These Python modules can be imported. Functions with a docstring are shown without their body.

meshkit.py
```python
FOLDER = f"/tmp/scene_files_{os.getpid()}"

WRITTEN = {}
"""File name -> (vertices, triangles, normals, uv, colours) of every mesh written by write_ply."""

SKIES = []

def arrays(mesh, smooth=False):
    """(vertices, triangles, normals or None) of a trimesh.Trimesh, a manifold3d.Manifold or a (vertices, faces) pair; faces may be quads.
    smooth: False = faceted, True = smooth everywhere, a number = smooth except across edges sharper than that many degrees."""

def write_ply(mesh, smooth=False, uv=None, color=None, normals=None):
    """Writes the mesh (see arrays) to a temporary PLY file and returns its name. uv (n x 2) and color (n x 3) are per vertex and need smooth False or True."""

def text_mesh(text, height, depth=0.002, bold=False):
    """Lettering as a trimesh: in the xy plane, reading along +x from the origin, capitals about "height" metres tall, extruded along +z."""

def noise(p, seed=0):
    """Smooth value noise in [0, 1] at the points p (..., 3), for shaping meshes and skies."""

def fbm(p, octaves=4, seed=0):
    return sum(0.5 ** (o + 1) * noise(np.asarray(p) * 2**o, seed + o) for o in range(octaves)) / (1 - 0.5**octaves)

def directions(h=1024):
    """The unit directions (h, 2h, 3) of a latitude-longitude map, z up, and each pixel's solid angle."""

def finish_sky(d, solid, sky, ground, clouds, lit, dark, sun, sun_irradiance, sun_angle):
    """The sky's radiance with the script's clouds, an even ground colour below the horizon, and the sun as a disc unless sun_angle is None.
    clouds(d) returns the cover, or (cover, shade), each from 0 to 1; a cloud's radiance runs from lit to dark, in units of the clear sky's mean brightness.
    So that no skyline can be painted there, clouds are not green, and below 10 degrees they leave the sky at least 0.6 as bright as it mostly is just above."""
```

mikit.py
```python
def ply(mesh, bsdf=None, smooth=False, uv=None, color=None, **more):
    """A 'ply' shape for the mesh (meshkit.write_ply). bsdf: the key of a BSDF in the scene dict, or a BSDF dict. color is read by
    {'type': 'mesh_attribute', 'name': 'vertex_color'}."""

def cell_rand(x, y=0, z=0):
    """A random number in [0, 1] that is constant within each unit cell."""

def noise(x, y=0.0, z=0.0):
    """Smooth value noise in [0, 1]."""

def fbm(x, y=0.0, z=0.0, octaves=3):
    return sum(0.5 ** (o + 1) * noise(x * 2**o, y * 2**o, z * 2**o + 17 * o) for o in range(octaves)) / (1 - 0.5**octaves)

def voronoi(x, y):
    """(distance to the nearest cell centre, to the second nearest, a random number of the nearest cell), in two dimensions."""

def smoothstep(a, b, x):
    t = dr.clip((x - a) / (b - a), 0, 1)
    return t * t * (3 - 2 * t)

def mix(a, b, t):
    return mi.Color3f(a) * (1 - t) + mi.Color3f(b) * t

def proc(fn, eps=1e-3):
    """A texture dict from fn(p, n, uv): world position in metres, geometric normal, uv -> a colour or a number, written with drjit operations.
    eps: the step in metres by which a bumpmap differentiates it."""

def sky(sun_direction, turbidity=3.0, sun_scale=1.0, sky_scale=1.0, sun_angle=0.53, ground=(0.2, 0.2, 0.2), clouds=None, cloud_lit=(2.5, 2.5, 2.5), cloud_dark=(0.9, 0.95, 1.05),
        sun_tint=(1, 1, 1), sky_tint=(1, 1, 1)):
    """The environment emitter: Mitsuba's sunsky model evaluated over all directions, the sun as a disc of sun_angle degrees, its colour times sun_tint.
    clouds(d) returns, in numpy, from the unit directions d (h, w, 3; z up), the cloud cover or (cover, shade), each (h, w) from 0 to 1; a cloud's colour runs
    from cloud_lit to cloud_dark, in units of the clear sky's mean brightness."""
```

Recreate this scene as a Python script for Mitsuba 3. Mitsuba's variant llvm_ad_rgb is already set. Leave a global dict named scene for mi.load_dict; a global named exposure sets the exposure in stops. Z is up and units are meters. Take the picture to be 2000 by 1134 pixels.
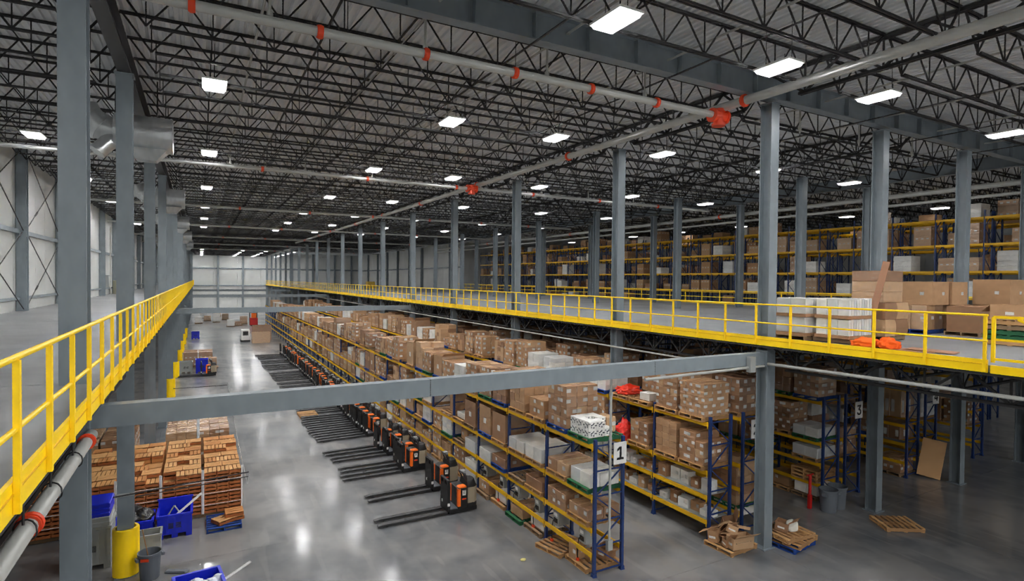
import math, random, numpy as np, mitsuba as mi, mikit, meshkit
from mikit import noise, fbm, smoothstep, mix, proc
import drjit as dr

rnd = random.Random(7)
scene, labels = {}, {}

def S(r, g, b):
    """sRGB 0-255 to linear"""
    return tuple(((c / 255) / 12.92 if c <= 10 else ((c / 255 + .055) / 1.055) ** 2.4) for c in (r, g, b))

# ------------------------------------------------------------------ camera, light, exposure
F_PX, YAW, PITCH, ROLL, EYE = 1107.9, .5032, .0182, -.0096, np.array([0, 0, 8.0])
_f = np.array([math.sin(YAW) * math.cos(PITCH), math.cos(YAW) * math.cos(PITCH), -math.sin(PITCH)])
_r = np.array([math.cos(YAW), -math.sin(YAW), 0.0])
_d = np.cross(_f, _r)
_up = -(-math.sin(ROLL) * _r + math.cos(ROLL) * _d)
scene['camera'] = {'type': 'perspective', 'fov': 2 * math.degrees(math.atan(1000 / F_PX)), 'fov_axis': 'x', 'near_clip': .05, 'far_clip': 600.0,
                   'to_world': mi.ScalarTransform4f().look_at(origin=EYE.tolist(), target=(EYE + _f).tolist(), up=_up.tolist())}
exposure = 1.3
DIM = .5              # the lamps over the right half burn lower
LAMP = 92.0          # radiance of the high-bay lamps
scene['surround'] = {'type': 'constant', 'radiance': {'type': 'rgb', 'value': [.0005, .0005, .0006]}}

# ------------------------------------------------------------------ materials
def pri(key, col, rough=.6, spec=.5, metal=0.0, coat=0.0, tex=None, bump=None, bscale=1.0):
    b = {'type': 'principled', 'base_color': tex if tex is not None else {'type': 'rgb', 'value': list(col)}, 'roughness': rough, 'specular': spec, 'metallic': metal}
    if coat: b['clearcoat'], b['clearcoat_gloss'] = coat, .9
    if bump is not None: b = {'type': 'bumpmap', 'arbitrary': bump, 'scale': bscale, 'bsdf': b}
    scene[key] = {'type': 'twosided', 'bsdf': b}

def tex_packed(p, n, uv):
    """the piece's own paint colour, packed into its uv"""
    g = dr.floor((uv.y + .5) / 1024)
    c = mi.Color3f((uv.x + .25) / 1023, g / 1023, (uv.y - g * 1024) / 1023)
    return c * (.9 + .2 * fbm(p.x * 7, p.y * 7, p.z * 7, 2))
VC = proc(tex_packed)
def pack(c):
    c = np.clip(np.round(np.asarray(c, float) * 1023), 0, 1023)
    return np.stack([c[:, 0], c[:, 1] * 1024 + c[:, 2]], 1)
def tex_floor(p, n, uv):
    a = fbm(p.x * .35, p.y * .35, 3.0, 4)
    b = fbm(p.x * 2.1, p.y * 2.1, 9.0, 3)
    scuff = smoothstep(.62, .8, noise(p.x * 5, p.y * .8, 2)) * .25
    return mix((.070, .077, .086), (.166, .163, .161), dr.clip(a * 1.6 - .32 + (b - .5) * .6 + scuff * .8 + smoothstep(.6, .78, noise(p.x * .9 + p.y * .5, p.y * .5 - p.x * .3, 7)) * .35, 0, 1))
def tex_floor_rough(p, n, uv):
    return .115 + .12 * fbm(p.x * .8, p.y * .8, 5.0, 3)
def tex_deck(p, n, uv):
    a = fbm(p.x * .5, p.y * .5, 3.0, 4)
    return mix((.135, .14, .145), (.225, .225, .23), a + (fbm(p.x * 3, p.y * 3, 1.0, 2) - .5) * .4)
def tex_steel(p, n, uv):
    return mix((.125, .15, .17), (.17, .198, .218), fbm(p.x * 6, p.y * 6, p.z * 2.5, 3))
def tex_wall(p, n, uv):
    return mix((.46, .47, .46), (.58, .59, .58), fbm(p.x * .8, p.y * .8, p.z * .5, 3))
def tex_roof(p, n, uv):
    return mix((.60, .62, .64), (.74, .76, .78), fbm(p.x * .7, p.y * .35, 3.0, 3))
def tex_duct(p, n, uv):
    return mix((.42, .44, .45), (.60, .62, .63), fbm(p.x * 9, p.y * 2, p.z * 3, 2))
pri('m_floor', 0, tex=proc(tex_floor), rough=proc(tex_floor_rough), spec=.55)
pri('m_deck', 0, tex=proc(tex_deck), rough=.45, spec=.45)
pri('m_steel', 0, tex=proc(tex_steel), rough=.45, spec=.4)
pri('m_wall', 0, tex=proc(tex_wall), rough=.55, spec=.3)
pri('m_roof', 0, tex=proc(tex_roof), rough=.55, spec=.4)
pri('m_duct', 0, tex=proc(tex_duct), rough=.33, metal=.85)
pri('m_joist', (.012, .012, .013), .6, .3)
pri('m_joint', (.10, .10, .10), .6, .3)
pri('m_yellow', S(255, 212, 8), .42, .45)
pri('m_rackyellow', S(214, 165, 16), .45, .4)
pri('m_blue', S(19, 42, 90), .42, .45)
pri('m_pipe', S(165, 166, 162), .38, .5)
pri('m_coupling', S(205, 62, 28), .5, .4)
pri('m_dark', S(34, 34, 36), .55, .4)
pri('m_black', S(17, 17, 19), .5, .4)
pri('m_orange', S(236, 108, 24), .42, .5)
pri('m_bluebin', S(16, 34, 178), .38, .5)
pri('m_greybin', S(140, 143, 142), .5, .4)
pri('m_can', S(82, 87, 94), .5, .4)
pri('m_white', S(228, 228, 226), .5, .4)
pri('m_vc', 0, tex=VC, rough=.75, spec=.25)
def bump_film(p, n, uv):
    return noise(p.x * 9 + p.z * 5, p.y * 9 - p.z * 4, p.z * 14)
pri('m_film', 0, tex=VC, rough=.24, spec=.8, coat=1.0, bump=proc(bump_film, eps=4e-3), bscale=.03)
scene['m_lamp'] = {'type': 'diffuse', 'reflectance': {'type': 'rgb', 'value': [.8, .8, .8]}}

# ------------------------------------------------------------------ mesh builder
QUADS = np.array([[0, 2, 3, 1], [4, 5, 7, 6], [0, 1, 5, 4], [2, 6, 7, 3], [0, 4, 6, 2], [1, 3, 7, 5]])
TRIS = np.vstack([QUADS[:, [0, 1, 2]], QUADS[:, [0, 2, 3]]])
UNIT = np.array([[x, y, z] for x in (-.5, .5) for y in (-.5, .5) for z in (-.5, .5)], float)

class MB:
    def __init__(s): s.v, s.f, s.c, s.n = [], [], [], 0
    def raw(s, v, f, col=(.5, .5, .5)):
        v = np.asarray(v, float); f = np.asarray(f, int)
        s.v.append(v); s.f.append(f + s.n); s.n += len(v)
        c = np.asarray(col, float)
        s.c.append(np.tile(c, (len(v), 1)) if c.ndim == 1 else c)
        return s
    def box(s, x0, x1, y0, y1, z0, z1, col=(.5, .5, .5)):
        return s.raw(UNIT * [x1 - x0, y1 - y0, z1 - z0] + [(x0 + x1) / 2, (y0 + y1) / 2, (z0 + z1) / 2], TRIS, col)
    def obox(s, c, size, rz=0, rx=0, ry=0, col=(.5, .5, .5)):
        return s.raw((UNIT * size) @ rot(rz, rx, ry).T + c, TRIS, col)
    def cbox(s, x0, x1, y0, y1, z0, z1, b=.02, col=(.5, .5, .5)):
        """box with chamfered vertical and top edges"""
        o = [(x0 + b, y0), (x1 - b, y0), (x1, y0 + b), (x1, y1 - b), (x1 - b, y1), (x0 + b, y1), (x0, y1 - b), (x0, y0 + b)]
        cx, cy = (x0 + x1) / 2, (y0 + y1) / 2
        i = [(x + (b if x < cx else -b), y + (b if y < cy else -b)) for x, y in o]
        return s.loft([[(x, y, z0) for x, y in o], [(x, y, z1 - b) for x, y in o], [(x, y, z1) for x, y in i]], col)
    def loft(s, rings, col=(.5, .5, .5), cap0=True, cap1=True):
        n = len(rings[0]); v = [p for r in rings for p in r]; f = []
        for k in range(len(rings) - 1):
            for i in range(n):
                a, b = k * n + i, k * n + (i + 1) % n
                f += [[a, b, b + n], [a, b + n, a + n]]
        if cap0: f += [[0, i + 1, i] for i in range(1, n - 1)]
        if cap1:
            o = (len(rings) - 1) * n
            f += [[o, o + i, o + i + 1] for i in range(1, n - 1)]
        return s.raw(v, f, col)
    def bar(s, p, q, w, h=None, col=(.5, .5, .5)):
        p, q = np.array(p, float), np.array(q, float); h = h or w
        d = q - p; L = np.linalg.norm(d); d /= L
        a = np.cross(d, [0, 0, 1.0] if abs(d[2]) < .95 else [1.0, 0, 0]); a /= np.linalg.norm(a)
        b = np.cross(a, d)
        M = np.stack([d, a, b], 1)
        return s.raw((UNIT * [L, w, h]) @ M.T + (p + q) / 2, TRIS, col)
    def cyl(s, p, q, r, n=12, col=(.5, .5, .5), r2=None, cap=True):
        p, q = np.array(p, float), np.array(q, float); d = (q - p) / np.linalg.norm(q - p)
        a = np.cross(d, [0, 0, 1.0] if abs(d[2]) < .95 else [1.0, 0, 0]); a /= np.linalg.norm(a); b = np.cross(d, a)
        t = np.arange(n) * 2 * math.pi / n
        ring = np.cos(t)[:, None] * a + np.sin(t)[:, None] * b
        return s.loft([list(p + ring * r), list(q + ring * (r if r2 is None else r2))], col, cap, cap)
    def lathe(s, c, prof, n=20, col=(.5, .5, .5), sx=1, sy=1, cap0=True, cap1=True):
        t = np.arange(n) * 2 * math.pi / n
        return s.loft([[(c[0] + r * math.cos(a) * sx, c[1] + r * math.sin(a) * sy, c[2] + z) for a in t] for r, z in prof], col, cap0, cap1)
    def path(s, pts, r, n=8, col=(.5, .5, .5)):
        v, f = tube(np.array(pts, float), r, n)
        return s.raw(v, f, col)
    def mesh(s):
        return np.vstack(s.v), np.vstack(s.f), np.vstack(s.c)

def tube(p, r, n):
    t = np.gradient(p, axis=0); t /= np.linalg.norm(t, axis=1, keepdims=True) + 1e-12
    up = np.array([.31, .17, .93]); a = np.cross(t, up); a /= np.linalg.norm(a, axis=1, keepdims=True); b = np.cross(t, a)
    ang = np.arange(n) * 2 * math.pi / n
    v = (p[:, None] + r * (np.cos(ang)[None, :, None] * a[:, None] + np.sin(ang)[None, :, None] * b[:, None])).reshape(-1, 3)
    f = []
    for i in range(len(p) - 1):
        for j in range(n):
            k = (j + 1) % n
            f += [[i * n + j, i * n + k, (i + 1) * n + k], [i * n + j, (i + 1) * n + k, (i + 1) * n + j]]
    for i in range(1, n - 1):
        f += [[0, i + 1, i], [(len(p) - 1) * n, (len(p) - 1) * n + i, (len(p) - 1) * n + i + 1]]
    return v, f

def rot(rz=0, rx=0, ry=0):
    c, s_ = math.cos(rz), math.sin(rz); Z = np.array([[c, -s_, 0], [s_, c, 0], [0, 0, 1.0]])
    c, s_ = math.cos(rx), math.sin(rx); X = np.array([[1.0, 0, 0], [0, c, -s_], [0, s_, c]])
    c, s_ = math.cos(ry), math.sin(ry); Y = np.array([[c, 0, s_], [0, 1.0, 0], [-s_, 0, c]])
    return Z @ X @ Y

def P(mb, bsdf, smooth=False, **more):
    v, f, c = mb.mesh()
    vc = bsdf in ('m_vc', 'm_film')
    if vc:   # faceted, colour per vertex
        return mikit.ply((v, f), bsdf, False, uv=pack(c), **more)
    return mikit.ply((v, f), bsdf, smooth, **more)

def at(x, y, z, rz=0, rx=0, ry=0, s=1.0):
    M = np.eye(4); M[:3, :3] = rot(rz, rx, ry) * s; M[:3, 3] = (x, y, z)
    return M

counts, USED = {}, {}
def newkey(name):
    n = counts.get(name, 0); counts[name] = n + 1
    return name if n == 0 else f'{name}_{n:03d}'

def put(name, parts, M=None, label=None, cat=None, group=None, kind=None, key=None):
    """one thing: parts = [(part name or None, shape dict[, its own matrix[, its label]])]"""
    key = key or newkey(name)
    seen = {}
    for part in parts:
        pn, sh = part[0], part[1]
        m = part[2] if len(part) > 2 and part[2] is not None else None
        W = None
        if M is not None or m is not None:
            W = (M if M is not None else np.eye(4)) @ (m if m is not None else np.eye(4))
        k = key
        if pn:
            if '__' in pn and pn.endswith('*'):   # sub-part of the last numbered parent
                par, sub = pn[:-1].split('__'); pk = seen[par + '!']
                n = seen.get(pk + sub, 0); seen[pk + sub] = n + 1
                k = f'{pk}__{sub}' + (f'_{n:03d}' if n else '')
            else:
                n = seen.get(pn, 0); seen[pn] = n + 1
                k = f'{key}__{pn}' + (f'_{n:03d}' if n else ''); seen[pn + '!'] = k
        scene[k] = {**sh, 'to_world': mi.ScalarTransform4f(W.tolist())} if W is not None else dict(sh)
        if len(part) > 3 and part[3]: labels[k] = {'label': part[3]} if isinstance(part[3], str) else part[3]
    lb = {}
    if label: lb['label'] = label
    if cat: lb['category'] = cat
    if group: lb['group'] = group
    if kind: lb['kind'] = kind
    labels[key] = lb
    return key

def struct(key, parts, label, kind='structure', M=None):
    return put(key, parts, M, label, None, None, kind, key)

ORD = ['first', 'second', 'third', 'fourth', 'fifth', 'sixth', 'seventh', 'eighth', 'ninth', 'tenth', 'eleventh', 'twelfth', 'thirteenth', 'fourteenth', 'fifteenth',
       'sixteenth', 'seventeenth', 'eighteenth', 'nineteenth']
def nth(i):
    """i from 0"""
    if i < 19: return ORD[i]
    t, o = divmod(i + 1, 10)
    tens = {2: ('twentieth', 'twenty'), 3: ('thirtieth', 'thirty'), 4: ('fortieth', 'forty'), 5: ('fiftieth', 'fifty'), 6: ('sixtieth', 'sixty'), 7: ('seventieth', 'seventy'),
            8: ('eightieth', 'eighty'), 9: ('ninetieth', 'ninety'), 10: ('hundredth', 'hundred'), 11: ('hundred-tenth', 'hundred-ten'), 12: ('hundred-twentieth', 'hundred-twenty')}[t]
    return tens[0] if o == 0 else tens[1] + '-' + ORD[o - 1]

# ------------------------------------------------------------------ layout of the hall
YFAR, YNEAR = 156.0, -24.0
XL, XR = -1.74, 14.95
COLY = [11.25] + [18.22 + 8.5 * i for i in range(16)]
DECK = 6.30            # top of both mezzanines
ROOF = 14.20           # underside of the roof sheets
JB = 13.32             # bottom chord of the roof joists
exec_order = []

# floor: slabs with recessed joints
slab_x = [-7.7, -1.74, 9.35, 14.95, 20.85, 26.75, 32.6, 38.5, 46, 54, 64]
slab_y = [YNEAR, -12.7, -4.2, 4.3, 11.25, 18.22] + [18.22 + 8.5 * i for i in range(1, 17)] + [YFAR + 1]
fl = [(None, P(MB().box(-7.9, 64.2, YNEAR, YFAR + 1, -.4, -.03), 'm_joint'))]
slabs = {}
for i in range(len(slab_x) - 1):
    for j in range(len(slab_y) - 1):
        w, d = slab_x[i + 1] - slab_x[i] - .008, slab_y[j + 1] - slab_y[j] - .008
        kk = (round(w, 3), round(d, 3))
        if kk not in slabs: slabs[kk] = P(MB().box(-w / 2, w / 2, -d / 2, d / 2, -.029, 0), 'm_floor')
        fl.append(('slab', slabs[kk], at((slab_x[i] + slab_x[i + 1]) / 2, (slab_y[j] + slab_y[j + 1]) / 2, 0)))
struct('floor', fl, 'polished grey concrete warehouse floor in joined slabs')

# mezzanine decks
def deck(key, x0, x1, label):
    ps = []
    ys = ([YNEAR, -13, -5, 5.5] if x0 < 0 else [3.0, 5.5]) + COLY[:] + [YFAR]
    for j in range(len(ys) - 1):
        n = max(1, round((x1 - x0) / 6))
        for i in range(n):
            a, b = x0 + (x1 - x0) * i / n, x0 + (x1 - x0) * (i + 1) / n
            ps.append(('slab', P(MB().box(a + .006, b - .006, ys[j] + .006, ys[j + 1] - .006, DECK - .14, DECK), 'm_deck')))
    return struct(key, ps, label)
deck('mezzanine_left', -7.7, -1.28, 'grey concrete deck of the left mezzanine')
deck('mezzanine_right', 14.58, 36.0, 'grey concrete deck of the right mezzanine')

# ceiling: corrugated sheets, flutes along the hall
def corrugated(x0, x1, y0, y1, pitch=.2, depth=.055):
    xs, zs, x = [], [], x0
    while x < x1 - 1e-6:
        for dx, dz in ((0, 0), (.09, 0), (.115, depth), (.175, depth)):
            xs.append(x + dx); zs.append(ROOF + dz)
        x += pitch
    xs.append(x1); zs.append(ROOF)
    n = len(xs); v = [(a, y0, b) for a, b in zip(xs, zs)] + [(a, y1, b) for a, b in zip(xs, zs)]
    v += [(a, y0, ROOF + .12) for a in xs] + [(a, y1, ROOF + .12) for a in xs]
    f = []
    for i in range(n - 1):
        f += [[i, n + i, n + i + 1], [i, n + i + 1, i + 1], [2 * n + i, 2 * n + i + 1, 3 * n + i + 1], [2 * n + i, 3 * n + i + 1, 3 * n + i]]
        f += [[i, i + 1, 2 * n + i + 1], [i, 2 * n + i + 1, 2 * n + i], [n + i, 3 * n + i + 1, n + i + 1], [n + i, 3 * n + i, 3 * n + i + 1]]
    return MB().raw(v, f)
ce = []
for x0, x1 in ((-7.8, XL), (XL, 6.6), (6.6, XR), (XR, 23.3), (23.3, 31.65), (31.65, 42), (42, 53), (53, 64.2)):
    for y0, y1 in ((YNEAR, 11.25), (11.25, 43.72), (43.72, 85), (85, YFAR + 1)):
        ce.append(('roof_sheet', P(corrugated(x0, x1, y0, y1), 'm_roof')))
struct('ceiling', ce, 'corrugated pale metal roof sheets above the joists')

# walls
def wall_panels(key, p0, p1, z0, z1, pitch, thick, label, girts=(), girt_out=(0, 0)):
    p0, p1 = np.array(p0, float), np.array(p1, float); L = np.linalg.norm(p1 - p0); d = (p1 - p0) / L; nn = np.array([-d[1], d[0]])
    n = max(1, round(L / pitch)); ps = []
    sh = None
    for i in range(n):
        c = p0 + d * L * (i + .5) / n; ang = math.atan2(d[1], d[0])
        w = L / n
        if sh is None:
            m = MB().box(-w / 2 + .012, w / 2 - .012, -thick / 2, thick / 2, z0, z1)
            sh = P(m, 'm_wall')
        ps.append(('panel', sh, at(c[0], c[1], 0, ang)))
    for gz, gh in girts:
        a = p0 + np.array(girt_out); b = p1 + np.array(girt_out)
        ps.append(('girt', P(MB().bar((a[0], a[1], gz), (b[0], b[1], gz), .16, gh), 'm_steel')))
    return struct(key, ps, label)
wall_panels('wall_left', (-7.75, YNEAR), (-7.75, YFAR), 0, 14.3, 2.1, .14, 'white panel wall along the left mezzanine', ((10.1, .2), (6.9, .12)), (.16, 0))
wall_panels('wall_far', (-7.8, YFAR + .1), (40, YFAR + .1), 0, 14.3, 5.2, .14, 'white far end wall of panels between grey posts', ((10.2, .35), (6.0, .3), (3.4, .3)), (0, -.18))
wall_panels('wall_near', (-7.8, YNEAR - .1), (64, YNEAR - .1), 0, 14.3, 5.2, .14, 'white wall panels closing the hall behind the camera')
wall_panels('wall_right', (38.6, 88), (38.6, YFAR), 0, 14.3, 2.6, .14, 'white wall panels at the right beyond the racks', ((10.1, .25),), (-.16, 0))
wall_panels('wall_back', (64, YNEAR), (64, YFAR), 0, 14.3, 6, .14, 'pale wall behind the tall racks')
wall_panels('wall_side', (38.6, 88), (64, 88), 0, 14.3, 3, .14, 'white wall panels closing the rack area')

# wall posts
post_mesh = P(MB().box(-.14, .14, -.2, .2, 0, 14.2).box(-.2, .2, -.2, -.16, 0, 14.2).box(-.2, .2, .16, .2, 0, 14.2), 'm_steel')
i = 0
for y in [18.2 + 8.5 * k for k in range(0, 16)]:
    put('wall_post', [(None, post_mesh)], at(-7.46, y, 0), f'dark grey steel wall post, {nth(i)} along the left white wall', 'post'); i += 1
for i, x in enumerate((-1.7, 3.9, 9.4, 14.9, 20.5, 26, 31.6, 36)):
    put('wall_post', [(None, post_mesh)], at(x, YFAR - .22, 0, math.pi / 2), f'grey steel post on the far white end wall, {nth(i)} from the left', 'post')
for i, y in enumerate((92, 99, 106.5, 114, 122, 130, 138, 147)):
    put('wall_post', [(None, post_mesh)], at(38.3, y, 0), f'dark post on the white right wall, {nth(i)} from the racks', 'post')
# cross bracing rods on the left wall
i = 0
for y in (18.2, 26.7, 35.2):
    m = MB(); m2 = MB()
    for a, b in (((DECK + .1), 10.05), (10.15, 14.0)):
        m.cyl((-7.4, y + .3, a), (-7.4, y + 8.2, b), .022, 6); m2.cyl((-7.36, y + .3, b), (-7.36, y + 8.2, a), .022, 6)
        m.cyl((-7.4, y + 2.2, a + (b - a) * .24), (-7.4, y + 2.6, a + (b - a) * .29), .045, 6)
    put('cross_brace', [('rod', P(m, 'm_dark')), ('rod', P(m2, 'm_dark'))], None, f'pair of crossed steel bracing rods on the left wall, {nth(i)} bay from the camera', 'brace'); i += 1

# ------------------------------------------------------------------ columns
def hcol(h, w=.36, d=.38):
    t = .03
    return P(MB().box(-w / 2, w / 2, -d / 2, -d / 2 + t, 0, h).box(-w / 2, w / 2, d / 2 - t, d / 2, 0, h).box(-.016, .016, -d / 2 + t, d / 2 - t, 0, h), 'm_steel')
colshape = hcol(13.3)
plate = P(MB().box(-.25, .25, -.25, .25, .001, .03), 'm_steel')
cap = P(MB().box(-.22, .22, -.24, .24, 13.3, 13.33), 'm_steel')
def column(x, y, label, group=None):
    put('steel_column', [('shaft', colshape), ('base_plate', plate), ('cap_plate', cap)], at(x, y, 0), label, 'column', group)
for i, y in enumerate(COLY):
    column(XL, y, f'grey steel column on the left mezzanine edge, {nth(i)} from the camera')
for i, y in enumerate(COLY):
    column(XR, y, f'grey steel column on the right mezzanine edge, {nth(i)} from the camera')
column(20.85, 11.25, 'grey steel column behind the wrapped carton tower on the right mezzanine')
column(26.75, 11.25, 'grey steel column behind the big brown boxes on the right mezzanine')
column(32.6, 11.25, 'grey steel column cut by the right picture edge')
nm = {26.75: 'middle line', 32.6: 'outer line'}
for x in (26.75, 32.6):
    for i, y in enumerate(COLY[1:9]):
        column(x, y, f'dark grey column on the right mezzanine, {nm[x]}, {nth(i)} from the camera')

# yellow column guards
def guard():
    m = MB().lathe((0, 0, 0), [(.31, .004), (.31, 1.22), (.29, 1.25), (.235, 1.25)], 28, cap1=False)
    m.lathe((0, 0, 0), [(.235, 1.25), (.235, 1.12), (.0, 1.12)], 28, cap0=False, cap1=False)
    return P(m, 'm_yellow', 40)
gd = guard()
for i, k in enumerate((1, 4, 5, 6, 7, 8, 9)):
    put('column_guard', [(None, gd)], at(XL, COLY[k], .03), 'round yellow guard around the left column next to the grey trash can' if i == 0 else f'round yellow guard at a left column foot, {nth(i - 1)} beyond the crossing beam', 'column guard')

# crossing beams over the aisle
def hss(x0, x1, y, zt, h, w):
    return MB().box(x0, x1, y - w / 2, y + w / 2, zt - h, zt)
for i, (y, nm_) in enumerate(((11.25, 'long grey crossing beam over the aisle in the foreground'), (43.72, 'grey crossing beam over the aisle, second from the camera'),
                              (77.72, 'grey crossing beam over the aisle, third from the camera'), (111.72, 'grey crossing beam over the aisle, farthest of four'))):
    b = hss(XL + .19, XR - .19, y, 5.92, .36, .26)
    pl = MB().box(XL + .18, XL + .21, y - .2, y + .2, 5.5, 5.98); pr = MB().box(XR - .21, XR - .18, y - .2, y + .2, 5.5, 5.98)
    seam = MB().box(4.2, 4.212, y - .132, y + .132, 5.558, 5.922).box(10.4, 10.412, y - .132, y + .132, 5.558, 5.922)
    put('crossing_beam', [('beam', P(b, 'm_steel')), ('end_plate', P(pl, 'm_steel')), ('end_plate', P(pr, 'm_steel')), ('splice', P(seam, 'm_dark'))], None, nm_, 'beam')

# deep roof girders (wide flange)
def wf(p, q, h, w, t=.03):
    p, q = np.array(p, float), np.array(q, float); m = MB()
    m.bar(p + [0, 0, t / 2], q + [0, 0, t / 2], w, t); m.bar(p + [0, 0, h - t / 2], q + [0, 0, h - t / 2], w, t); m.bar(p + [0, 0, h / 2], q + [0, 0, h / 2], .02, h - 2 * t)
    return m
stf = P(MB().box(0, .015, -.15, .15, 13.5, 14.08), 'm_steel')
put('roof_girder', [('beam', P(wf((XL, 11.25, 13.45), (36, 11.25, 13.45), .68, .32), 'm_steel')), *[('stiffener', stf, at(XL + .9 + k * 1.5, 11.25, 0)) for k in range(25)]], None, 'deep grey wide-flange roof girder crossing the hall over the nearest columns', 'girder')
put('roof_girder', [(None, P(wf((XL, YNEAR, 13.36), (XL, YFAR, 13.36), .6, .3), 'm_dark'))], None, 'dark roof girder running above the left line of columns', 'girder')
put('roof_girder', [(None, P(wf((32.6, YNEAR, 13.4), (32.6, 86, 13.4), .6, .32), 'm_steel'))], None, 'grey roof girder running along the hall in front of the tall racks', 'girder')

# ------------------------------------------------------------------ open-web joists
def joist_parts(L, h, panel, chord=.05, web=.032, gap=0.0):
    """along +x from 0 to L, top chord at z=h, bottom chord at z=0"""
    top = MB(); bot = MB(); w = MB()
    for s in (-1, 1):
        top.box(0, L, s * .035 - .018, s * .035 + .018, h - chord, h); bot.box(panel * .55, L - panel * .55, s * .035 - .018, s * .035 + .018, 0, chord)
    n = max(2, round(L / panel)); p = L / n
    for i in range(n):
        a, b = i * p, (i + 1) * p
        mid = (a + b) / 2
        if i == 0: w.bar((a + .05, 0, h - .03), (mid, 0, .03), web * 1.3)
        else: w.bar((a, 0, h - .03), (mid, 0, .03), web)
        w.bar((mid, 0, .03), (b, 0, h - .03), web if i < n - 1 else web * 1.3)
        w.bar((mid, 0, .03), (mid, 0, h - .03), web * .8)
    return [('top_chord', P(top, 'm_joist')), ('bottom_chord', P(bot, 'm_joist')), ('web', P(w, 'm_joist'))]
zones = [(-7.6, XL - .1, 'over the left mezzanine', 1.25), (XL + .1, XR - .1, 'over the open aisle', 1.28), (XR + .1, 32.5, 'over the right mezzanine', 1.3), (32.7, 56, 'over the tall racks', 1.4)]
JS = 1.62
for zi, (x0, x1, where, pan) in enumerate(zones):
    ps = joist_parts(x1 - x0, ROOF - JB - .005, pan)
    ys = [11.25 - JS * k for k in range(18, 0, -1)] + [11.25 + JS * k for k in range(1, 90)]
    for y in ys:
        if zi == 3 and not 8 < y < 60: continue
        if zi == 0 and y > 90: continue
        if zi == 2 and not 1 < y < 120: continue
        if y < 11.25: lab = f'black roof joist {where}, {nth(round((11.25 - y) / JS) - 1)} before the deep grey girder'
        else: lab = f'black roof joist {where}, {nth(round((y - 11.25) / JS) - 1)} beyond the deep grey girder'
        put('roof_joist', ps, at(x0, y, JB), lab, 'roof joist')

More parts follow.
